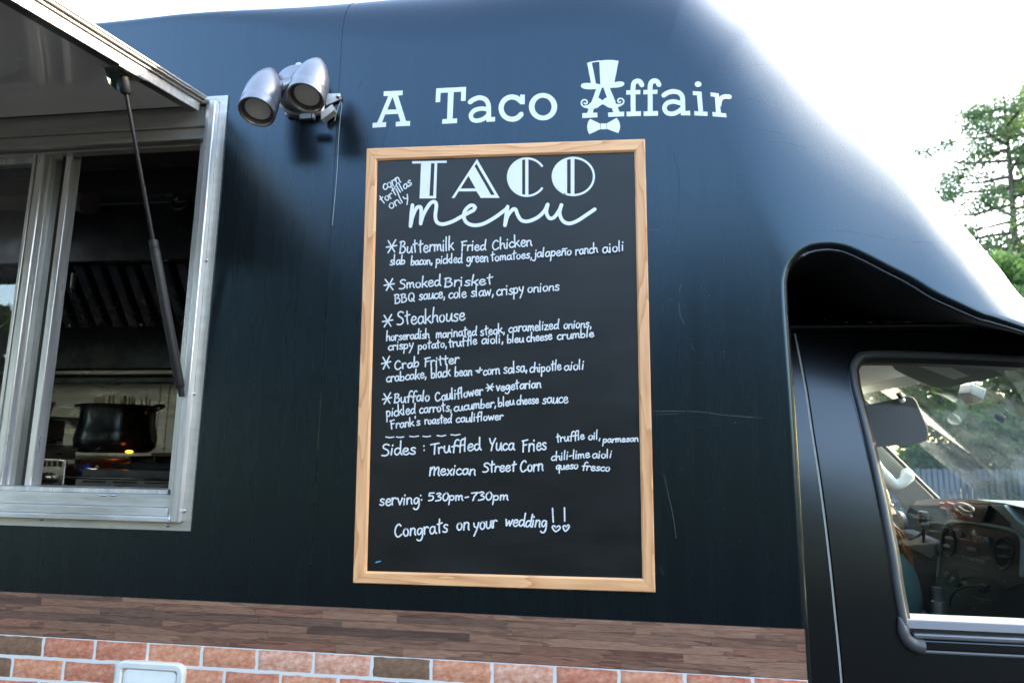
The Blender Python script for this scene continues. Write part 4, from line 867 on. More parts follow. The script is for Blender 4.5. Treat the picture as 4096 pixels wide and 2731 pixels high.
# window surround: rolled black moulding following the hole
def along(pts, yoff, r, name, m, par, n=8):
    P = [np.array((a, float(door(a, b))-yoff, b)) for a, b in pts]; return MB().tube(P, r, n).put(name, m, par)
hl = [tuple(p) for p in smooth(rear, 3)][::-1]+[tuple(p) for p in smooth(top, 3)]
cen = np.array((1.0, 1.45))
def inset(pts, d):
    out = []
    for i, p in enumerate(pts):
        p = np.array(p); t = np.array(pts[min(i+1, len(pts)-1)])-np.array(pts[max(i-1, 0)]); nrm = np.array((t[1], -t[0])); nrm /= np.linalg.norm(nrm)+1e-9
        if nrm@(cen-p) < 0: nrm = -nrm
        out.append(tuple(p+nrm*d))
    return out
# channel (dark), chrome-grey bead, rubber
def band_strip(a, b, ya, yb, name, m, par):
    V = []
    for p, q in zip(a, b): V += [(p[0], float(door(*p))+ya, p[1]), (q[0], float(door(*q))+yb, q[1])]
    n = len(a); return MB().add(V, [(2*i, 2*i+1, 2*i+3, 2*i+2) for i in range(n-1)]).put(name, m, par, sharp=0)
i0 = hl; i1 = inset(hl, .009); i2 = inset(hl, .018); i3 = inset(hl, .030)
along(inset(hl, .010), .001, .0085, 'window_moulding', trim_grey, drp, 12)
along(inset(hl, .0005), -.001, .003, 'window_bead', vinyl_door, drp, 8)
band_strip(i2, i3, .004, .012, 'window_rubber', black_rubber, drp)
band_strip(i3, inset(hl, .031), .012, .060, 'window_rubber', black_rubber, drp)
# sill strips
def sillz(v): return float(on_door(cSill(1900, v))[2])
zs = [sillz(v) for v in (680, 765, 800, 815, 858, 955, 990)]
x_l = dz([cSill(1245, 700)])[0][0]
box('window_sill', x_l, 1.45, .20, .265, zs[1], zs[0], mat('sill_cap', (.30, .30, .33), .45, bump=.3, bscale=500), drp, .002)
box('sill_groove', x_l+.002, 1.45, .208, .25, zs[2], zs[1]-.0005, black_rubber, drp)
box('sill_strip', x_l+.012, 1.45, .196, .23, zs[4], zs[2]-.0005, mat('belt_strip', (.22, .22, .22), .3, .6), drp, .004)
box('belt_moulding', dz([cSill(1395, 900)])[0][0], 1.46, .193, .212, zs[5], zs[4]-.0006, vinyl_door, drp, .003)
MB().tube([(dz([cSill(1380, 975)])[0][0]-.01, .199, zs[6]+.004), (1.46, .199, zs[6]+.004)], .0045, 8).put('belt_bead', trim_grey, drp)
cr_ = dz([cSill(*q) for q in px('1165,620 1185,680 1205,760 1240,830 1300,880 1388,905')])
P = [np.array((a, float(door(a, b))-.004, b)) for a, b in [tuple(q) for q in smooth(cr_, 4)]]
MB().tube(P, [.0035+.0085*min(1, i/8)*1.0+.004*max(0, (i-10)/10) for i in range(len(P))], 12).put('corner_cap', mat('corner_trim', (.075, .075, .08), .42), drp)
# roof gutter above the door
zg = float(on_door(cDoor(1500, 225))[2]); zg2 = float(on_door(cDoor(1500, 265))[2])
yg = float(door(0, zg))
gut = MB()
gut.tube([(.30, yg-.016, zg-.004), (1.15, yg-.016, zg-.006), (1.30, yg-.012, zg-.06)], .0085, 10); gut.put('roof_gutter', vinyl_door, truck)
MB().add([(.30, yg-.012, zg+.004), (1.2, yg-.012, zg+.004), (1.2, yg+.04, 1.875), (.30, yg+.04, 1.875), (1.25, YB, 1.88), (.30, YB, 1.88)], [(0, 1, 2, 3), (3, 2, 4, 5)]).put('cab_roof', MATS['soffit_black'], truck)
MB().add([(.30, yg-.010, zg-.010), (1.2, yg-.010, zg-.012), (1.2, yg+.012, zg-.030), (.30, yg+.012, zg-.030)], [(0, 1, 2, 3)]).put('gutter_recess', black_rubber, truck)
dirtp = mat('flaking_sealant', (.30, .24, .16), .8)
for u0, u1, v in ((870, 930, 208), (985, 1170, 216), (1215, 1300, 210), (1450, 1480, 222), (1570, 1630, 224), (455, 480, 178), (660, 690, 206)):
    a = at(*cDoor(u0, v), yg-.020); b = at(*cDoor(u1, v), yg-.020); MB().tube([a, (a+b)/2+np.array((0, 0, .001)), b], [.0007, .0018, .0008], 5).put('sealant_flake', dirtp, truck)
# glass
gl_side = glass('side_glass', (.97, .99, .98), .02, .004)
gi = inset(hl, .026); sheet('side_window', gi+[(1.22, zt-.07), (1.42, zt-.34), (1.45, zbm+.02)], [], lambda x, z: door(x, z)+.03, gl_side, drp, step=.1)

# ---------------------------------------------------------------- cab interior
HX_, HZ_ = 1.20, 1.842; CY1 = 2.02                                                  # inside of the driver's door
cabin = MB()
box('cab_floor', .39, 2.2, .26, CY1, .50, .56, floor_m, truck)
MB().add([(.39, .36, 1.865), (HX_, .37, HZ_), (HX_, CY1, HZ_), (.39, CY1, 1.865), (.39, .36, 1.872), (HX_, .37, HZ_+.007), (HX_, CY1, HZ_+.007), (.39, CY1, 1.872)], [(0, 1, 2, 3), (4, 7, 6, 5), (1, 5, 6, 2), (0, 4, 5, 1)]).put('headliner', beige, truck)
dark_trim = mat('dark_cab_trim', (.02, .022, .025), .7)
# driver's door (far side) with its window, dark below
box('driver_door', .39, 1.40, CY1, CY1+.04, .5, 1.16, dark_trim, truck)
box('driver_door_rear', .39, .72, CY1, CY1+.04, 1.1605, 1.85, dark_trim, truck)
box('far_cowl_side', 1.402, 2.1, CY1, CY1+.04, .5, 1.235, dark_trim, truck)
box('firewall', 2.0, 2.03, .25, CY1, .5, 1.20, dark_trim, truck)
MB().add([(1.62, .235, 1.215), (1.62, 2.06, 1.215), (2.45, 1.95, 1.08), (2.45, .34, 1.08), (2.5, .34, .6), (2.5, 1.95, .6), (2.1, .235, .5), (2.1, 2.06, .5), (2.1, .26, 1.16), (2.1, 2.03, 1.16)], [(8, 9, 2, 3), (0, 1, 9, 8), (3, 2, 5, 4), (8, 3, 4, 6), (2, 9, 7, 5)]).put('bonnet', vinyl_door, truck, sharp=20)
box('near_cowl_side', 1.47, 2.1, .235, .26, .5, 1.22, vinyl_door, truck)
# windscreen
WB = np.array((1.92, 0, 1.24)); WT = np.array((HX_+.02, 0, HZ_+.003))
gl_w = glass('windscreen_glass', (.90, 1., .94), .04, .34)  # diffuse film also paints a pale veil of light over the screen
MB().add([(WB[0], .28, WB[2]), (WT[0], .38, WT[2]), (WT[0], 1.92, WT[2]), (WB[0], 2.04, WB[2])], [(0, 1, 2, 3)]).put('windscreen', gl_w, truck)
# driver-side A pillar: lies along the screen's far edge
def pil_pts(L, y): return [at(*cCab(*q), y) for q in L]
ap = px('100,1090 350,1148 500,1310 650,1465 780,1568')
A0 = at(*cCab(345, 1145), 1.90); A1 = at(*cDash(770, 215), 2.02)
B0 = at(*cCab(100, 1050), 1.98); B1 = at(*cDash(540, 300), 2.06)
ext = (A0-A1); up_ = A0+ext*1.3; upb = B0+(B0-B1)*1.0
pilr = MB().prism([A1-(A0-A1)*.4, up_, upb, B1-(B0-B1)*.3], (-.01, .05, 0)).put('windscreen_pillar', pillar_m, truck, .004)
g0 = smooth([at(*cCab(*q), 1.86) for q in px('180,1150 290,1350 400,1470 480,1530 560,1500 610,1430')], 5)
MB().tube(g0, [.024]*len(g0), 12).put('grab_handle', pillar_m, pilr)
p = at(*cCab(600, 1440), 1.88); MB().ellipsoid(p, (.03, .02, .036)).put('grab_handle_mount', pillar_m, pilr)
# dark rubber edge between pillar and glass
MB().tube([A1-(A0-A1)*.4+np.array((.012, 0, 0)), up_+np.array((.012, 0, 0))], .010, 8).put('screen_rubber', black_rubber, truck)
# dark driver door region behind the pillar
box('driver_seat_belt_pillar', .70, .76, CY1-.03, CY1, .6, 1.85, dark_trim, truck)
# visors
pv = [cCab(*q) for q in px('60,725 400,650 600,602 660,612 700,655 760,800 815,930 825,1010 800,1070 740,1100 400,1130 150,1150 -150,1165 -200,780')]
vis = MB().prism([at(*q, 1.42) for q in pv], (.004, .022, 0)).put('sun_visor', visor_m, truck, .006, label='brown visor swung down on the driver side')
p = at(*cCab(545, 650), 1.40); MB().tube([at(*cCab(500, 575), 1.40), at(*cCab(530, 620), 1.40), p], .009, 8).put('visor_clip', black_rubber, vis)
MB().ellipsoid(p, (.012, .010, .010)).put('visor_clip', mat('clip_white', (.7, .72, .7), .4), vis)
VP = [atx(*cCab(*q), 1.08) for q in ()]
def at_plane(u, v, p0, n):
    d = ray(u, v); return CP+d*(((np.array(p0)-CP)@np.array(n))/(d@np.array(n)))
vn = (.55, -.05, 1.); vp0 = np.array((1.15, .9, 1.775))
pq = [at_plane(*cCab(*q), vp0, vn) for q in px('430,262 900,240 1400,270 1600,392 1440,430 1200,480 1010,522 940,528 860,505 740,460 560,380 470,330 437,290')]
vis2 = MB().prism(pq, (.008, 0, .018)).put('sun_visor', visor_grey, truck, label='grey passenger visor folded up with a printed label')
lq = [at_plane(*cCab(*q), vp0-np.array((0, 0, .0012)), vn) for q in px('710,290 960,270 1245,395 1090,435')]
MB().prism(lq, (0, 0, .0008)).put('warning_label', label_m, vis2)
for i in range(9):
    t0 = (i+.9)/10.5; a = lq[0]*(1-t0)+lq[3]*t0; b = lq[1]*(1-t0)+lq[2]*t0; s = .06 if i else .3
    a2 = a*(1-s)+b*s; b2 = a*.07+b*.93; dn = np.array((0, 0, -.0006))
    MB().prism([a2+dn, b2+dn, b2*.985+lq[2]*.015+dn, a2*.985+lq[3]*.015+dn], (0, 0, .0003)).put('label_print', mat('print_grey', (.16, .2, .2), .7) if i == 0 else MATS['print_grey'], vis2)
ly = [at_plane(*cCab(*q), vp0-np.array((0, 0, .0016)), vn) for q in px('705,292 735,278 765,292 735,310')]
MB().prism(ly, (0, 0, .0004)).put('label_print', mat('print_yellow', (.5, .42, .06), .6), vis2)
# header trim of the windscreen
hd = [at(*cCab(*q), 1.0) for q in ()]
MB().add([(HX_+.001, .37, HZ_-.001), (HX_+.001, 1.98, HZ_-.001), (HX_+.03, 1.98, HZ_-.03), (HX_+.03, .37, HZ_-.03)], [(0, 1, 2, 3)]).put('screen_header', pillar_m, truck)
p0 = at_plane(*cCab(1260, 610), WT, (.59, 0, .62))
def wpt(u, v, lift=0.): return at_plane(*cCab(u, v), WT-np.array((lift*.6, 0, lift*.8)), (.59, 0, .62))
sq = [wpt(*q, .03) for q in px('1125,590 1250,580 1395,650 1330,690 1200,700')]
MB().prism(sq, (.012, .0, .035)).put('screen_sensor', white_plastic, truck, .003, label='white sensor box stuck to the windscreen')
s2 = [wpt(*q, .034) for q in px('1150,605 1245,597 1285,680 1205,692')]
MB().prism(s2, (.002, 0, .002)).put('sensor_face', mat('sensor_grey', (.42, .43, .43), .5), truck)
sq = [wpt(*q, .012) for q in px('1500,820 1525,802 1612,855 1622,880 1595,892 1540,868')]
MB().prism(sq, (.006, 0, .010)).put('mirror_mount', black_gloss, truck, .002)

# dashboard: facing rearwards at x = DX
DX = 1.30
D = lambda u, v, dx=0.: atx(*cDash(u, v), DX+dx)
dl = px('560,262 580,225 640,212 750,204 900,208 1100,214 1200,222 1370,245 1559,282 2200,400 2200,1700 300,1700 300,900 420,520')
dface = [D(*q) for q in px('590,262 760,268 1230,262 1420,430 2100,560 2100,1900 700,1900 700,1000 810,640 850,420')]
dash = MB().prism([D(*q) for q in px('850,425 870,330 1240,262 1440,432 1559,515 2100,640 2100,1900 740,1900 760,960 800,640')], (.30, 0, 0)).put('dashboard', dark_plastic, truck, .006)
# top shelf running forward to the screen
tp_ = [D(*q) for q in px('560,262 580,226 760,203 1130,212 1380,245 1559,285 2200,420')]
V = []; 
for p in tp_: V += [tuple(p), (WB[0]+.02, 1.99-(1.99-p[1])*1.15 if p[1] > 1 else p[1]-.25, max(p[2]+.0, 1.25) if p[1] < 1.2 else 1.22+.0*p[2])]
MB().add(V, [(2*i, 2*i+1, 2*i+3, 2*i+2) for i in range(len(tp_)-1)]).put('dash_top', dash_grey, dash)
MB().prism([D(*q, -.004) for q in px('560,264 585,226 750,206 1130,214 1380,246 1559,286 1559,300 1370,262 1240,262 1130,250 760,268 590,268')], (.05, 0, 0)).put('dash_lip', dash_grey, dash, .003)
MB().prism([D(*q, -.02) for q in px('1250,262 1370,262 1500,405 1559,440 1559,560 1520,520 1430,450 1440,430')], (.08, 0, 0)).put('dash_wing', dash_grey, dash, .006)
# instrument cluster recess
MB().prism([D(*q, .10) for q in px('540,262 780,268 870,400 860,500 800,640 400,620 440,470')], (.02, 0, 0)).put('instrument_cluster', mat('deep_black', (.004, .005, .006), .6), dash)
bez = smooth([D(*q, -.012) for q in px('790,900 815,620 850,470 885,425 940,408 1150,430 1350,465 1480,500 1535,545 1550,640 1540,900')], 4)
MB().tube(bez, .007, 8).put('centre_bezel', dash_grey, dash)
MB().prism([D(*q, -.010) for q in px('800,960 825,620 862,470 930,425 1500,510 1535,560 1540,960 1400,1020 1290,930 1120,900 1000,920 960,1010 790,960')], (.012, 0, 0)).put('centre_stack', dark_plastic, dash, .003)
def vent(cx, cy, rx, ry, nb, blades):
    c = [D(cx+rx*math.cos(a), cy+ry*math.sin(a), -.013) for a in np.linspace(0, 6.283, 27)[:-1]]
    v = MB().tube(c+[c[0]], .004, 6, cap=False).put('air_vent', dark_plastic, dash)
    MB().add([p+np.array((.0022, 0, 0)) for p in c], [list(range(len(c)))]).put('vent_cavity', MATS['deep_black'], v)
    for (bx, by, bw, lit) in blades:
        q = [D(cx+bx-bw, by-8, -.016), D(cx+bx, by-14, -.018), D(cx+bx+bw, by+6, -.016), D(cx+bx+bw*.9, by+22, -.014), D(cx+bx-bw*.8, by+12, -.014)]
        MB().prism(q, (.004, 0, 0)).put('vent_blade', (mat('blade_lit', (.55, .62, .70), .25) if lit and 'blade_lit' not in MATS else MATS['blade_lit']) if lit else knob_grey, v)
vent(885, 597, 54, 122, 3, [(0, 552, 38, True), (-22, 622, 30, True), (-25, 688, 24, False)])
vent(1370, 692, 84, 140, 3, [(0, 630, 60, False), (0, 716, 55, False)])
rad = MB().prism([D(*q, -.014) for q in px('972,500 1250,548 1245,618 975,570')], (.006, 0, 0)).put('radio', black_gloss, dash, .001)
for q in px('988,528 1228,585'): MB().lathe(D(*q, -.016), (-1, 0, 0), [(0, .0125), (.010, .011), (.011, 0)], 18).put('radio_knob', knob_grey, rad)
MB().prism([D(*q, -.016) for q in px('1098,528 1192,545 1186,610 1094,592')], (.001, 0, 0)).put('radio_display', mat('display_glass', (.45, .50, .55), .12, .9, noise=(.08, .09, .1), nscale=(60, 60, 60)), rad)
MB().prism([D(*q, -.014) for q in px('1042,638 1130,652 1128,684 1044,668')], (.004, 0, 0)).put('dash_button', knob_grey, dash, .002)
for i in range(6):
    a = 950+i*41.5; b = 707+i*9.3
    MB().prism([D(a, b, -.016), D(a+38, b+8.5, -.016), D(a+36, b+33, -.016), D(a-1, b+25, -.016)], (.006, 0, 0)).put('preset_button', knob_grey, dash, .001)
MB().prism([D(*q, -.0115) for q in px('925,778 1195,842 1194,846 925,782')], (.001, 0, 0)).put('panel_line', knob_grey, dash)
for q, r in ((cx_, r_) for cx_, r_ in (((885, 885), .012), ((935, 930), .012), ((1038, 965), .010))):
    MB().lathe(D(*q, -.010), (-1, 0, 0), [(0, r), (.012, r*.8), (.014, 0)], 16).put('control_knob', knob_grey, dash)
MB().prism([D(*q, -.0125) for q in px('845,815 940,830 970,900 960,1000 830,970')], (.002, 0, 0)).put('control_recess', MATS['deep_black'], dash)
c = smooth([D(*q, -.03) for q in px('900,1180 905,1100 950,1030 1010,1000 1080,985 1150,985')], 4); MB().tube(c, .0035, 6).put('charging_cable', black_rubber, dash)
MB().prism([D(*q, -.035) for q in px('1145,965 1205,975 1205,1040 1165,1050')], (.02, 0, 0)).put('charger_plug', black_gloss, dash, .003)
for q in ('895,1080 915,1055 940,1050', '960,1062 980,1070 970,1085', '1160,1120 1185,1130 1190,1138 1225,1090', '1100,1150 1105,1185 1130,1190', '1090,1070 1180,1105 1255,1120'):
    MB().tube(smooth([D(*p, -.02) for p in px(q)], 4), .0012, 5).put('loose_wire', knob_grey, dash)
MB().lathe(D(1398, 943, -.011), (-1, 0, 0), [(0, .004), (.002, .003), (.0021, 0)], 12).put('dash_screw', knob_grey, dash)
tr_ = MB().prism([D(*q, -.02) for q in px('918,350 930,372 1170,424 1185,418 1240,266 960,246')], (.06, 0, 0)).put('dash_tray', dark_plastic, dash, .002)
MB().prism([D(*q, -.022) for q in px('1118,280 1206,292 1172,384 1096,366')], (.001, 0, 0)).put('tray_recess', MATS['deep_black'], tr_)
# things on the tray
rd = empty('jumper_clamp', D(920, 330, -.05), label='red plastic clamps and pale cable bundle lying on the dashboard', cat='cable')
for q, r in (('812,255 850,262 880,275', .008), ('870,250 910,280 950,315 1000,350 1030,368', .010), ('905,262 945,272', .009), ('940,352 990,362 1035,372', .007)):
    MB().tube([D(*p, -.05) for p in px(q)], r, 8).put('clamp', red_m, rd)
MB().tube([D(*p, -.052) for p in px('825,285 870,296 905,312')], .006, 8).put('clamp_tip', screw_m, rd)
c = smooth([D(*p, -.056) for p in px('930,300 950,262 1000,252 1060,270 1100,300 1080,330 1040,322 985,300 960,270 1000,300 1050,335 1085,360 1040,352 985,330 940,310')], 4); MB().tube(c, .0055, 7).put('cable_loop', cream_m, rd)
# steering column, stalk, shifter
whl = empty('steering_wheel', D(520, 600, -.1), label='dark steering wheel mostly hidden behind the door pillar', cat='steering wheel')
wc = D(520, 600, -.12)+np.array((-.15, .12, -.02)); wn = np.array((-.85, 0, .5)); wa = np.array((0, 1., 0)); wb = np.cross(wn/np.linalg.norm(wn), wa)
MB().tube([wc+.185*(math.cos(a)*wa+math.sin(a)*wb) for a in np.linspace(0, 6.283, 41)], .013, 8, cap=False).put('wheel_rim', dark_trim, whl)
MB().tube([wc+.18*wa, wc-.18*wa], .014, 6).put('spoke', dark_trim, whl)
MB().ellipsoid(wc, (.05, .07, .07)).put('hub', dark_trim, whl)
st = D(655, 320, -.06); MB().lathe(st, (.0, .15, -1), [(0, .014), (.003, .0185), (.05, .0185), (.055, .006), (.12, .006)], 18).put('gear_stalk', dark_plastic, dash)
MB().tube(smooth([D(*q, -.05) for q in px('660,430 650,500 600,545 540,560')], 4), .005, 6).put('stalk_rod', dark_plastic, dash)
MB().prism([D(*q, -.03) for q in px('420,490 480,480 760,600 770,720 720,760 430,600')], (.05, 0, 0)).put('column_shroud', mat('shroud', (.05, .06, .075), .4), dash, .01)
MB().lathe(D(455, 420, .02), (-1, -.2, 0), [(0, .05), (.02, .052), (.03, .040), (.031, 0)], 22).put('air_vent', dash_grey, dash)
# grey post by the seat
pst = MB(); po = D(780, 1000, -.10)
MB().lathe(po, (0, 0, -1), [(0, .016), (.045, .017), (.048, .022), (.056, .0235), (.30, .024), (.6, .024)], 24).put('floor_post', mat('galvanised', (.35, .37, .38), .35, .7, noise=(.18, .19, .2), nscale=(20, 20, 8)), truck, label='galvanised tube standing between the seats')
# seats
seat_m = mat('seat_cloth', (.03, .03, .034), .9, bump=.4, bscale=300)
st_ = empty('driver_seat', (.85, 1.55, .56), label='dark driver seat behind the person', cat='seat')
box('seat_back', .62, .78, 1.30, 1.80, .80, 1.42, seat_m, st_, .04); box('seat_cushion', .70, 1.22, 1.30, 1.80, .66, .80, seat_m, st_, .04); box('seat_base', .74, 1.15, 1.36, 1.74, .56, .66, dark_trim, st_)

# ---------------------------------------------------------------- person in the driver's seat
sh = at(*cDash(395, 590), 1.36)                       # right shoulder seen past the pillar
el = at(*cDash(620, 1230), 1.30)
per = empty('person', (.95, 1.55, .80), label='person with long auburn hair and teal shirt sitting at the wheel', cat='person')
def skin_body(name, joints, edges, mats, fmat, parent, root=0, sub=2):
    me = bpy.data.meshes.new(name); c = np.mean([j[0] for j in joints], 0)
    me.from_pydata([tuple(np.array(j[0])-c) for j in joints], edges, []); 
    o = bpy.data.objects.new(name, me); COL.objects.link(o); o.parent = parent; o.location = c-WL[parent]; WL[o] = c
    o.modifiers.new('skin', 'SKIN')
    for i, j in enumerate(joints):
        r = j[1]; r = r if hasattr(r, '__len__') else (r, r); me.skin_vertices[0].data[i].radius = r; me.skin_vertices[0].data[i].use_root = (i == root)
    s = o.modifiers.new('sub', 'SUBSURF'); s.levels = sub; s.render_levels = sub
    dg = bpy.context.evaluated_depsgraph_get(); m2 = bpy.data.meshes.new_from_object(o.evaluated_get(dg)); o.modifiers.clear(); o.data = m2
    m2.materials.clear(); [m2.materials.append(q) for q in mats]
    for p in m2.polygons: p.material_index = fmat(np.array(p.center)+c)
    m2.shade_smooth(); return o
X, Y = sh[0]-.06, 1.545
s_r = np.array((sh[0]-.02, 1.34, sh[2]-.075)); s_l = np.array((s_r[0]-.02, 1.72, s_r[2])); 
e_r = np.array((el[0]-.05, 1.30, el[2]+.01)); e_l = np.array((el[0]-.03, 1.80, el[2]))
neck = np.array((s_r[0]-.01, Y, s_r[2]+.06)); hdp = neck+np.array((.015, 0, .13))
ha_r = e_r+np.array((.06, .20, -.16)); ha_l = e_l+np.array((.08, -.12, -.14))
J = [((.93, Y, .90), (.15, .17)), ((.96, Y, 1.02), (.12, .16)), ((s_r[0]-.03, Y, s_r[2]-.10), (.12, .15)), (neck, (.055, .055)), (neck+np.array((.005, 0, .04)), (.05, .05)),
     (s_r, (.074, .074)), ((s_r+e_r)/2+np.array((.01, 0, 0)), (.074, .074)), (e_r, (.066, .066)), (ha_r, (.032, .032)), (s_l, (.066, .066)), ((s_l+e_l)/2, (.058, .058)), (e_l, (.05, .05)), (ha_l, (.032, .032)),
     ((1.02, Y-.10, .86), (.095, .095)), ((1.32, Y-.12, .86), (.07, .07)), ((1.42, Y-.12, .64), (.045, .045)), ((1.02, Y+.10, .86), (.095, .095)), ((1.32, Y+.12, .86), (.07, .07)), ((1.42, Y+.12, .64), (.045, .045)), ((1.52, Y-.12, .60), (.04, .03)), ((1.52, Y+.12, .60), (.04, .03))]
E_ = [(0, 1), (1, 2), (2, 3), (3, 4), (2, 5), (5, 6), (6, 7), (7, 8), (2, 9), (9, 10), (10, 11), (11, 12), (0, 13), (13, 14), (14, 15), (15, 19), (0, 16), (16, 17), (17, 18), (18, 20)]
def fm(c):
    if c[2] > neck[2]-.01 and abs(c[1]-Y) < .09: return 1
    if c[0] > e_r[0]+.13 and c[2] > .96: return 1
    if c[2] < .95 and c[0] > .80: return 2
    return 0
body = skin_body('body', J, E_, [shirt_m, skin_m, trouser_m], fm, per)
hd = MB()
for (cz, rx, ry) in (): pass
rings = []
for t, fx_, bx_, ry in ((-.115, .035, .01, .030), (-.10, .065, .02, .045), (-.07, .082, .05, .058), (-.03, .086, .078, .068), (.0, .083, .090, .072), (.03, .086, .096, .074), (.07, .075, .092, .070), (.10, .05, .07, .052), (.118, .02, .03, .02)):
    rings.append([hdp+np.array(((fx_ if math.cos(a) > 0 else bx_)*math.cos(a), ry*math.sin(a), t)) for a in np.linspace(0, 2*math.pi, 21)[:-1]])
head_o = hd.loft(rings).put('head', skin_m, per, sharp=0)
MB().loft([[hdp+np.array((.082, -.006, .015)), hdp+np.array((.082, .006, .015)), hdp+np.array((.088, .003, .018))], [hdp+np.array((.084, -.015, -.028)), hdp+np.array((.084, .015, -.028)), hdp+np.array((.108, 0, -.024))]]).put('nose', skin_m, head_o)
for s in (-1, 1):
    MB().ellipsoid(hdp+np.array((.074, s*.03, .012)), (.012, .013, .009)).put('eye', mat('eye_white', (.7, .7, .68), .2) if 'eye_white' not in MATS else MATS['eye_white'], head_o)
    MB().ellipsoid(hdp+np.array((0, s*.073, -.01)), (.018, .008, .03)).put('ear', skin_m, head_o)
MB().ellipsoid(hdp+np.array((.080, 0, -.058)), (.010, .022, .006)).put('mouth', mat('lips', (.45, .14, .12), .4), head_o)
wp = [at(*cDash(*q), 1.43) for q in px('285,140 318,165 340,215 348,280 345,375 322,360 300,300 285,220')]
MB().prism(wp, (-.01, .12, 0)).put('head_scarf', mat('white_cloth', (.75, .77, .8), .8), per, .004, label='white scarf showing beside the hair')
# five fingers on each hand, closed on the wheel rim
for hp, s in ((ha_r, -1), (ha_l, 1)):
    MB().ellipsoid(hp+np.array((.035, 0, .0)), (.045, .04, .018)).put('palm', skin_m, body)
    for i, L in enumerate((.062, .072, .068, .055)):
        b = hp+np.array((.07, (i-1.5)*.019, .004)); MB().tube([b, b+np.array((L*.5, 0, .004)), b+np.array((L*.75, 0, -.018)), b+np.array((L*.6, 0, -.035))], [.0095, .009, .0085, .006], 7).put('finger', skin_m, body)
    b = hp+np.array((.02, -s*.035, 0)); MB().tube([b, b+np.array((.03, -s*.02, -.008)), b+np.array((.055, -s*.012, -.02))], [.011, .010, .007], 7).put('thumb', skin_m, body)
# hair: many locks falling over the shoulder
rs = np.random.RandomState(4); hb = MB()
rt_ = [at(*cDash(*q), 1.40) for q in px('330,370 350,470 370,560')]
for i in range(90):
    a = rs.uniform(0, 2*math.pi); st0 = hdp+np.array((.03*math.cos(a)-.01, .06*math.sin(a), .10+.01*rs.rand())); s = rs.rand()
    if i < 55:   # the locks seen past the pillar
        p1 = at(*cDash(330+rs.normal()*14, 380+rs.normal()*12), 1.40+rs.rand()*.02); p2 = at(*cDash(430+rs.normal()*28, 560+rs.normal()*20), 1.34+rs.rand()*.03)
        p3 = at(*cDash(500+rs.normal()*26, 690+rs.normal()*20), 1.32+rs.rand()*.03); k = rs.rand(); p4 = at(*cDash(555+rs.normal()*9, 770+75*k), 1.31+rs.rand()*.03)
        pts = [st0, (st0+p1)/2+np.array((.0, -.05, .01)), p1, p2, p3, p4] if i % 3 else [st0, (st0+p1)/2+np.array((.0, -.05, .01)), p1, p2, (p2+p3)/2]
    else:
        e = hdp+np.array((-.06+rs.normal()*.02, .09*math.sin(a), -.28+rs.normal()*.03)); pts = [st0, hdp+np.array((-.09, .075*math.sin(a), .02)), e+np.array((0, 0, .14)), e]
    P = smooth(pts, 4); n = len(P); hb.tube(P, [.006*(1-.75*(j/n)**2) for j in range(n)], 5, cap=False)
for i in range(16):
    a = cDash(400+rs.rand()*130, 560+rs.rand()*160); b = (a[0]+25+rs.rand()*45, a[1]+30+rs.rand()*25); p1 = at(*a, 1.33); p2 = at(*b, 1.32); hb.tube([p1, (p1+p2)/2+np.array((.006, 0, .006)), p2], .0007, 3)
for i in range(8):
    a = cDash(290+rs.rand()*30, 110+rs.rand()*80); b = cDash(370+rs.rand()*30, 260+rs.rand()*120); hb.tube(smooth([at(*a, 1.42), at((a[0]+b[0])/2+8, (a[1]+b[1])/2, 1.40), at(*b, 1.39)], 3), .0007, 3)
hb.put('hair', hair_m, per, sharp=0)
MB().tube([at(*cDash(640, 1270), 1.28), at(*cDash(680, 1280), 1.27)], .012, 8).put('watch', black_gloss, per)

# ---------------------------------------------------------------- kitchen
K = lambda u, v, y: at(*cKit(u, v), y); H = lambda u, v, y: at(*cHood(u, v), y)
zc = lambda v, y: float(K(900, v, y)[2]); zh = lambda v, y: float(H(1200, v, y)[2])
BY = 2.16                                        # back wall face
backs = box('backsplash', -6.5, -.7, BY, BY+.01, zc(740, BY), zc(75, BY), steel, truck, label='stainless splashback behind the cooker')
for q in (1420, 1500): 
    a = K(q, 300, BY)[0]; box('splash_seam', a-.004, a+.004, BY-.004, BY-.0005, zc(740, BY), zc(78, BY), steel, backs, .001)
hood = empty('exhaust_hood', (-2.6, 1.6, 2.1), label='dark stainless exhaust hood with slanted baffle filters over the cooker', cat='exhaust hood')
ht, hbz = zh(150, 1.15), 0
y_t, y_b, y_r = 1.15, 1.33, 1.90
xt = H(1200, 150, y_t)[0]
zt_ = zh(150, y_t); zb_ = float(H(1400, 790, y_b)[2])
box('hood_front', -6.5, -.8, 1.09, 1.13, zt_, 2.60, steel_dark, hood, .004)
box('hood_lip', -6.5, -.8, 1.075, 1.089, zt_-.003, zt_+.02, steel_dark, hood)
sl0 = np.array((0, y_t, zt_)); sl1 = np.array((0, y_b, zb_)); dv = sl1-sl0; nn = np.array((0, dv[2], -dv[1])); nn /= np.linalg.norm(nn)
MB().add([(-6.5, *(sl0[1:]-nn[1:]*.03)), (-.8, *(sl0[1:]-nn[1:]*.03)), (-.8, *(sl1[1:]-nn[1:]*.03)), (-6.5, *(sl1[1:]-nn[1:]*.03))], [(0, 1, 2, 3)]).put('filter_backing', MATS['deep_black'], hood)
bafm = mat('sky_tinted_steel', (.42, .52, .66), .24, 1., noise=(.26, .26, .28), nscale=(9, 9, 9), rvar=.08)  # blue of the reflected sky put into the steel's colour
first = None
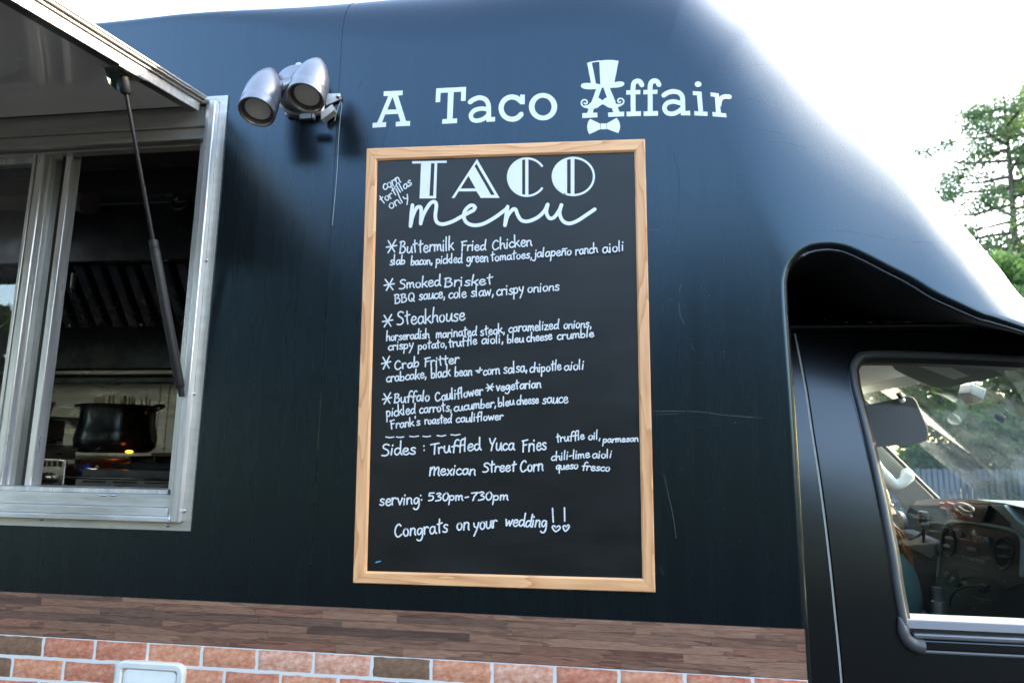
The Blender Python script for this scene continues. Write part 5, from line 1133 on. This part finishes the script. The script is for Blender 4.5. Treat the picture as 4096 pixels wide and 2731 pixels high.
for i in range(66):
    x = -6.4+i*.084; wd = .052
    V = []
    for p in (sl0, sl1):
        for dx_, h in ((0, -.004), (.006, .010), (wd-.006, .010), (wd, -.004), (wd, -.006), (0, -.006)): V.append(np.array((x+dx_, p[1], p[2]))+nn*h)
    if first is None: first = MB().loft([V[:6], V[6:]]).put('baffle', bafm, hood); x0_ = x
    else:
        c = first.copy(); COL.objects.link(c); c.parent = hood; c.location = first.location+Vector((x-x0_, 0, 0))
for i in range(8):
    x = -3.6+i*.37; p = sl1-dv*.05; MB().ellipsoid(np.array((x, p[1], p[2]))+nn*.02, (.008, .008, .008), 8, 6).put('filter_handle', screw_m, hood)
p = H(765, 330, 1.12); MB().tube([p+np.array((0, 0, .04)), p, p-np.array((0, 0, .03))], .010, 10).put('sprinkler_nozzle', steel, hood)
box('hood_back', -6.5, -.8, y_r+.002, y_r+.02, zh(1230, y_r), 2.55, steel_dark, hood)
box('trough_rail', -6.5, -.8, y_r-.03, y_r, zh(1300, y_r), zh(1255, y_r), steel, hood, .004)
box('trough_rail', -6.5, -.8, y_r-.005, y_r+.012, zh(1385, y_r), zh(1325, y_r), steel_dark, hood, .004)
# ceiling rail and grey duct above
cW = crop(0, 350, 2.352)
ra = at(*cW(1500, 740), .75); box('ceiling_rail', -6.5, -.5, .73, .79, ra[2]-.012, ra[2]+.012, steel_dark, truck, .003)
ra2 = at(*cW(1500, 800), .80); box('ceiling_rail', -6.5, -.5, .80, .84, ra2[2]-.05, ra2[2]+.03, mat('brown_panel', (.07, .05, .045), .5), truck)
du = empty('lamp_tube', at(*cW(700, 1050), .95), label='dull pinkish tube fixture hanging under the kitchen ceiling', cat='ceiling fixture')
tube_m = mat('dull_diffuser', (.30, .22, .20), .5)
MB().tube([at(*cW(-4000, 1060), .95), at(*cW(700, 1040), .95)], .052, 18).put('tube_body', tube_m, du)
c = smooth([at(*cW(*q), .95) for q in px('640,1030 760,1050 850,1090')], 4); MB().tube(c, [.052+.0*i for i in range(len(c))], 18).put('tube_end', tube_m, du)
pr = [at(*cW(*q), 1.02) for q in px('780,1040 1000,960 1200,950 1500,1000 1650,1010')]; MB().tube(smooth(pr, 4), .022, 10).put('pipe_run', steel_dark, truck)
c = at(*cW(1700, 1060), 1.05); MB().tube([c+.04*np.array((math.cos(a), 0, math.sin(a))) for a in np.linspace(0, 6.283, 21)], .010, 8, cap=False).put('pipe_loop', steel_dark, truck)
# cooker
cx0, cx1 = K(600, 900, 1.30)[0], K(1900, 900, 1.30)[0]
zt0 = zc(935, 1.22); ztop_ = zc(700, 1.75)
ck = empty('cooker', (-2.2, 1.7, .67), label='black range cooker with a slotted front rail under the stock pot', cat='cooker')
xk = K(672, 980, 1.20)[0]
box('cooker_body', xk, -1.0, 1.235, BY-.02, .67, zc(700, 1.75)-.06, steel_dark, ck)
zs0, zs1 = zc(1010, 1.20), zc(925, 1.20)
fr_ = box('front_rail', xk, -1.0, 1.20, 1.234, zs0-.3, zs1, steel, ck, .003)
for a, b in ((740, 950), (1015, 1228), (1298, 1515), (1600, 1800)):
    p, q = K(a, 950, 1.20), K(b, 950, 1.20); box('rail_slot', p[0], q[0], 1.1985, 1.202, zc(958, 1.20), zc(944, 1.20), MATS['deep_black'], fr_)
MB().prism([K(592, 905, 1.20), K(1900, 940, 1.20), K(1900, 832, 1.42), K(690, 828, 1.42)], (0, 0, -.012)).put('front_shelf', black_gloss, ck, .003)
zg_ = zc(690, 1.55)
box('hob', xk, -1.0, 1.42, BY-.03, zg_-.10, zg_-.045, MATS['deep_black'], ck)
for i in range(10):
    x = xk+.05+i*.125; box('grate_bar', x, x+.014, 1.45, BY-.06, zg_-.040, zg_-.012, black_rubber, ck, .002)
for yy in (1.5, 1.75, 2.0): box('grate_bar', xk+.02, -1.05, yy, yy+.014, zg_-.0445, zg_-.026, black_rubber, ck)
# pot
py = 1.72; pl, pr_ = K(800, 262, py), K(1350, 275, py); pc = (pl+pr_)/2; R = (pr_[0]-pl[0])/2
ztp = pc[2]; zbt = float(K(1060, 690, py)[2]); hgt = ztp-zbt
pot = MB().lathe((pc[0], py, zbt), (0, 0, 1), [(0, R*.86), (.004, R*.92), (hgt*.12, R*1.04), (hgt*.28, R*1.07), (hgt*.45, R*1.03), (hgt*.65, R*.97), (hgt*.9, R*.975), (hgt*.99, R*1.0), (hgt, R*1.03), (hgt*1.006, R*1.0), (hgt*.95, R*.95), (hgt*.3, R*.95), (hgt*.1, R*.8), (hgt*.1, 0)], 48).put('stock_pot', pot_m)
setp(pot, 'big bulging black stock pot full of skewers on the cooker', 'pot')
for s in (-1, 1):
    b = np.array((pc[0]+s*R*.97, py, zbt+hgt*.88))
    MB().tube(smooth([b+np.array((0, -.03, 0)), b+np.array((s*.05, -.035, .022)), b+np.array((s*.075, 0, .030)), b+np.array((s*.05, .035, .022)), b+np.array((0, .03, 0))], 4), .0075, 8).put('pot_handle', pot_m, pot)
    MB().ellipsoid(b+np.array((s*.006, -.03, -.004)), (.008, .008, .012)).put('handle_rivet', screw_m, pot)
sk = empty('skewers', (pc[0], py, ztp-.05), label='bundle of wooden skewers poking out of the stock pot', cat='skewers')
rs = np.random.RandomState(8)
for i in range(24):
    a = rs.uniform(-.82, .82); x = pc[0]+R*a; y = py+rs.uniform(-.10, .10)*math.sqrt(1-a*a); h = rs.uniform(.025, .058)
    MB().tube([(x, y, ztp-.10), (x+rs.normal()*.010, y, ztp+h)], .0042, 5).put('skewer', stick_m, sk)
p = K(1158, 682, 1.56); fl_ = MB().ellipsoid(p, (.021, .008, .0075), 12, 8).put('burner_flame', flame_m, ck)
# griddle with bevelled front, knob
gd = empty('griddle', (-2.9, 1.6, .67), label='stainless griddle to the left of the cooker', cat='griddle')
gx = K(580, 850, 1.22)[0]
box('griddle_body', -6.5, gx, 1.22, BY-.02, .67, zc(760, 1.22), steel, gd, .004)
MB().prism([K(200, 735, 1.22), K(525, 750, 1.22), K(570, 660, 1.36), K(200, 650, 1.36)], (0, 0, -.02)).put('griddle_bevel', steel, gd, .002)
MB().prism([K(528, 752, 1.22), K(675, 752, 1.24), K(680, 672, 1.38), K(572, 660, 1.36)], (0, 0, -.02)).put('griddle_bevel', steel, gd, .002)
MB().prism([K(300, 655, 1.40), K(700, 655, 1.40), K(660, 625, 1.9), K(300, 605, 1.9)], (0, 0, -.015)).put('griddle_plate', mat('griddle_iron', (.07, .035, .03), .3, .6), gd)
for i in range(6):
    a = K(285+i*48, 765, 1.218); b = K(285+i*48+22, 815, 1.218); box('griddle_vent', a[0], b[0], 1.2165, 1.2185, b[2], a[2], MATS['deep_black'], gd)
MB().lathe(K(410, 915, 1.215), (0, -1, 0), [(0, .026), (.018, .026), (.030, .025), (.045, .018), (.050, 0)], 28).put('griddle_knob', mat('chrome', (.6, .58, .55), .12, 1.), gd)
MB().lathe(K(330, 925, 1.215), (0, -1, 0), [(0, .020), (.02, .018), (.022, 0)], 20).put('griddle_knob', mat('dark_blue_knob', (.01, .02, .06), .3), gd)
# leaning sheet pan, small tin
bs = MB().prism([K(325, 610, 1.93), K(555, 618, 1.93), K(582, 405, 2.08), K(392, 385, 2.08)], (0, .006, 0)).put('sheet_pan', steel, None, .002)
setp(bs, 'shiny sheet pan leaning on the splashback left of the pot', 'pan')
t0 = K(395, 365, 1.95); tin = MB().lathe((t0[0]-.02, 1.95, t0[2]), (.05, 0, 1), [(0, .040), (.055, .052), (.060, .058), (.085, .060), (.088, .058)], 24).put('tin_bucket', mat('tin', (.36, .31, .27), .4, .6))
setp(tin, 'small dull tin on the shelf edge behind the window stile', 'tin')
box('tin_shelf', t0[0]-.5, t0[0]+.06, 1.88, 2.15, t0[2]-.012, t0[2]-.0005, steel_dark, truck)
bd = K(740, 842, 1.33); dn = np.array((.2, -1, .75)); 
dsk = MB().lathe(bd, dn, [(0, .034), (.005, .035), (.007, .030), (.008, 0)], 30).put('blue_lid', blue_m); setp(dsk, 'round blue enamel lid lying on the black shelf of the cooker', 'lid')
MB().lathe(bd+dn/np.linalg.norm(dn)*.008, dn, [(0, .008), (.006, .007), (.007, 0)], 12).put('lid_knob', screw_m, dsk)
MB().tube(smooth([K(*q, 1.30) for q in px('735,830 790,832 840,838 880,832 860,808 880,815 900,828')], 3), .0022, 6).put('wire_clip', screw_m, dsk)
# stuff on hob right of the pot
mb = box('trivet', *sorted((K(1380, 700, 1.5)[0], K(1560, 700, 1.5)[0])), 1.48, 1.60, zg_-.011, zg_+.004, mat('rusty_iron', (.12, .05, .02), .7), ck)
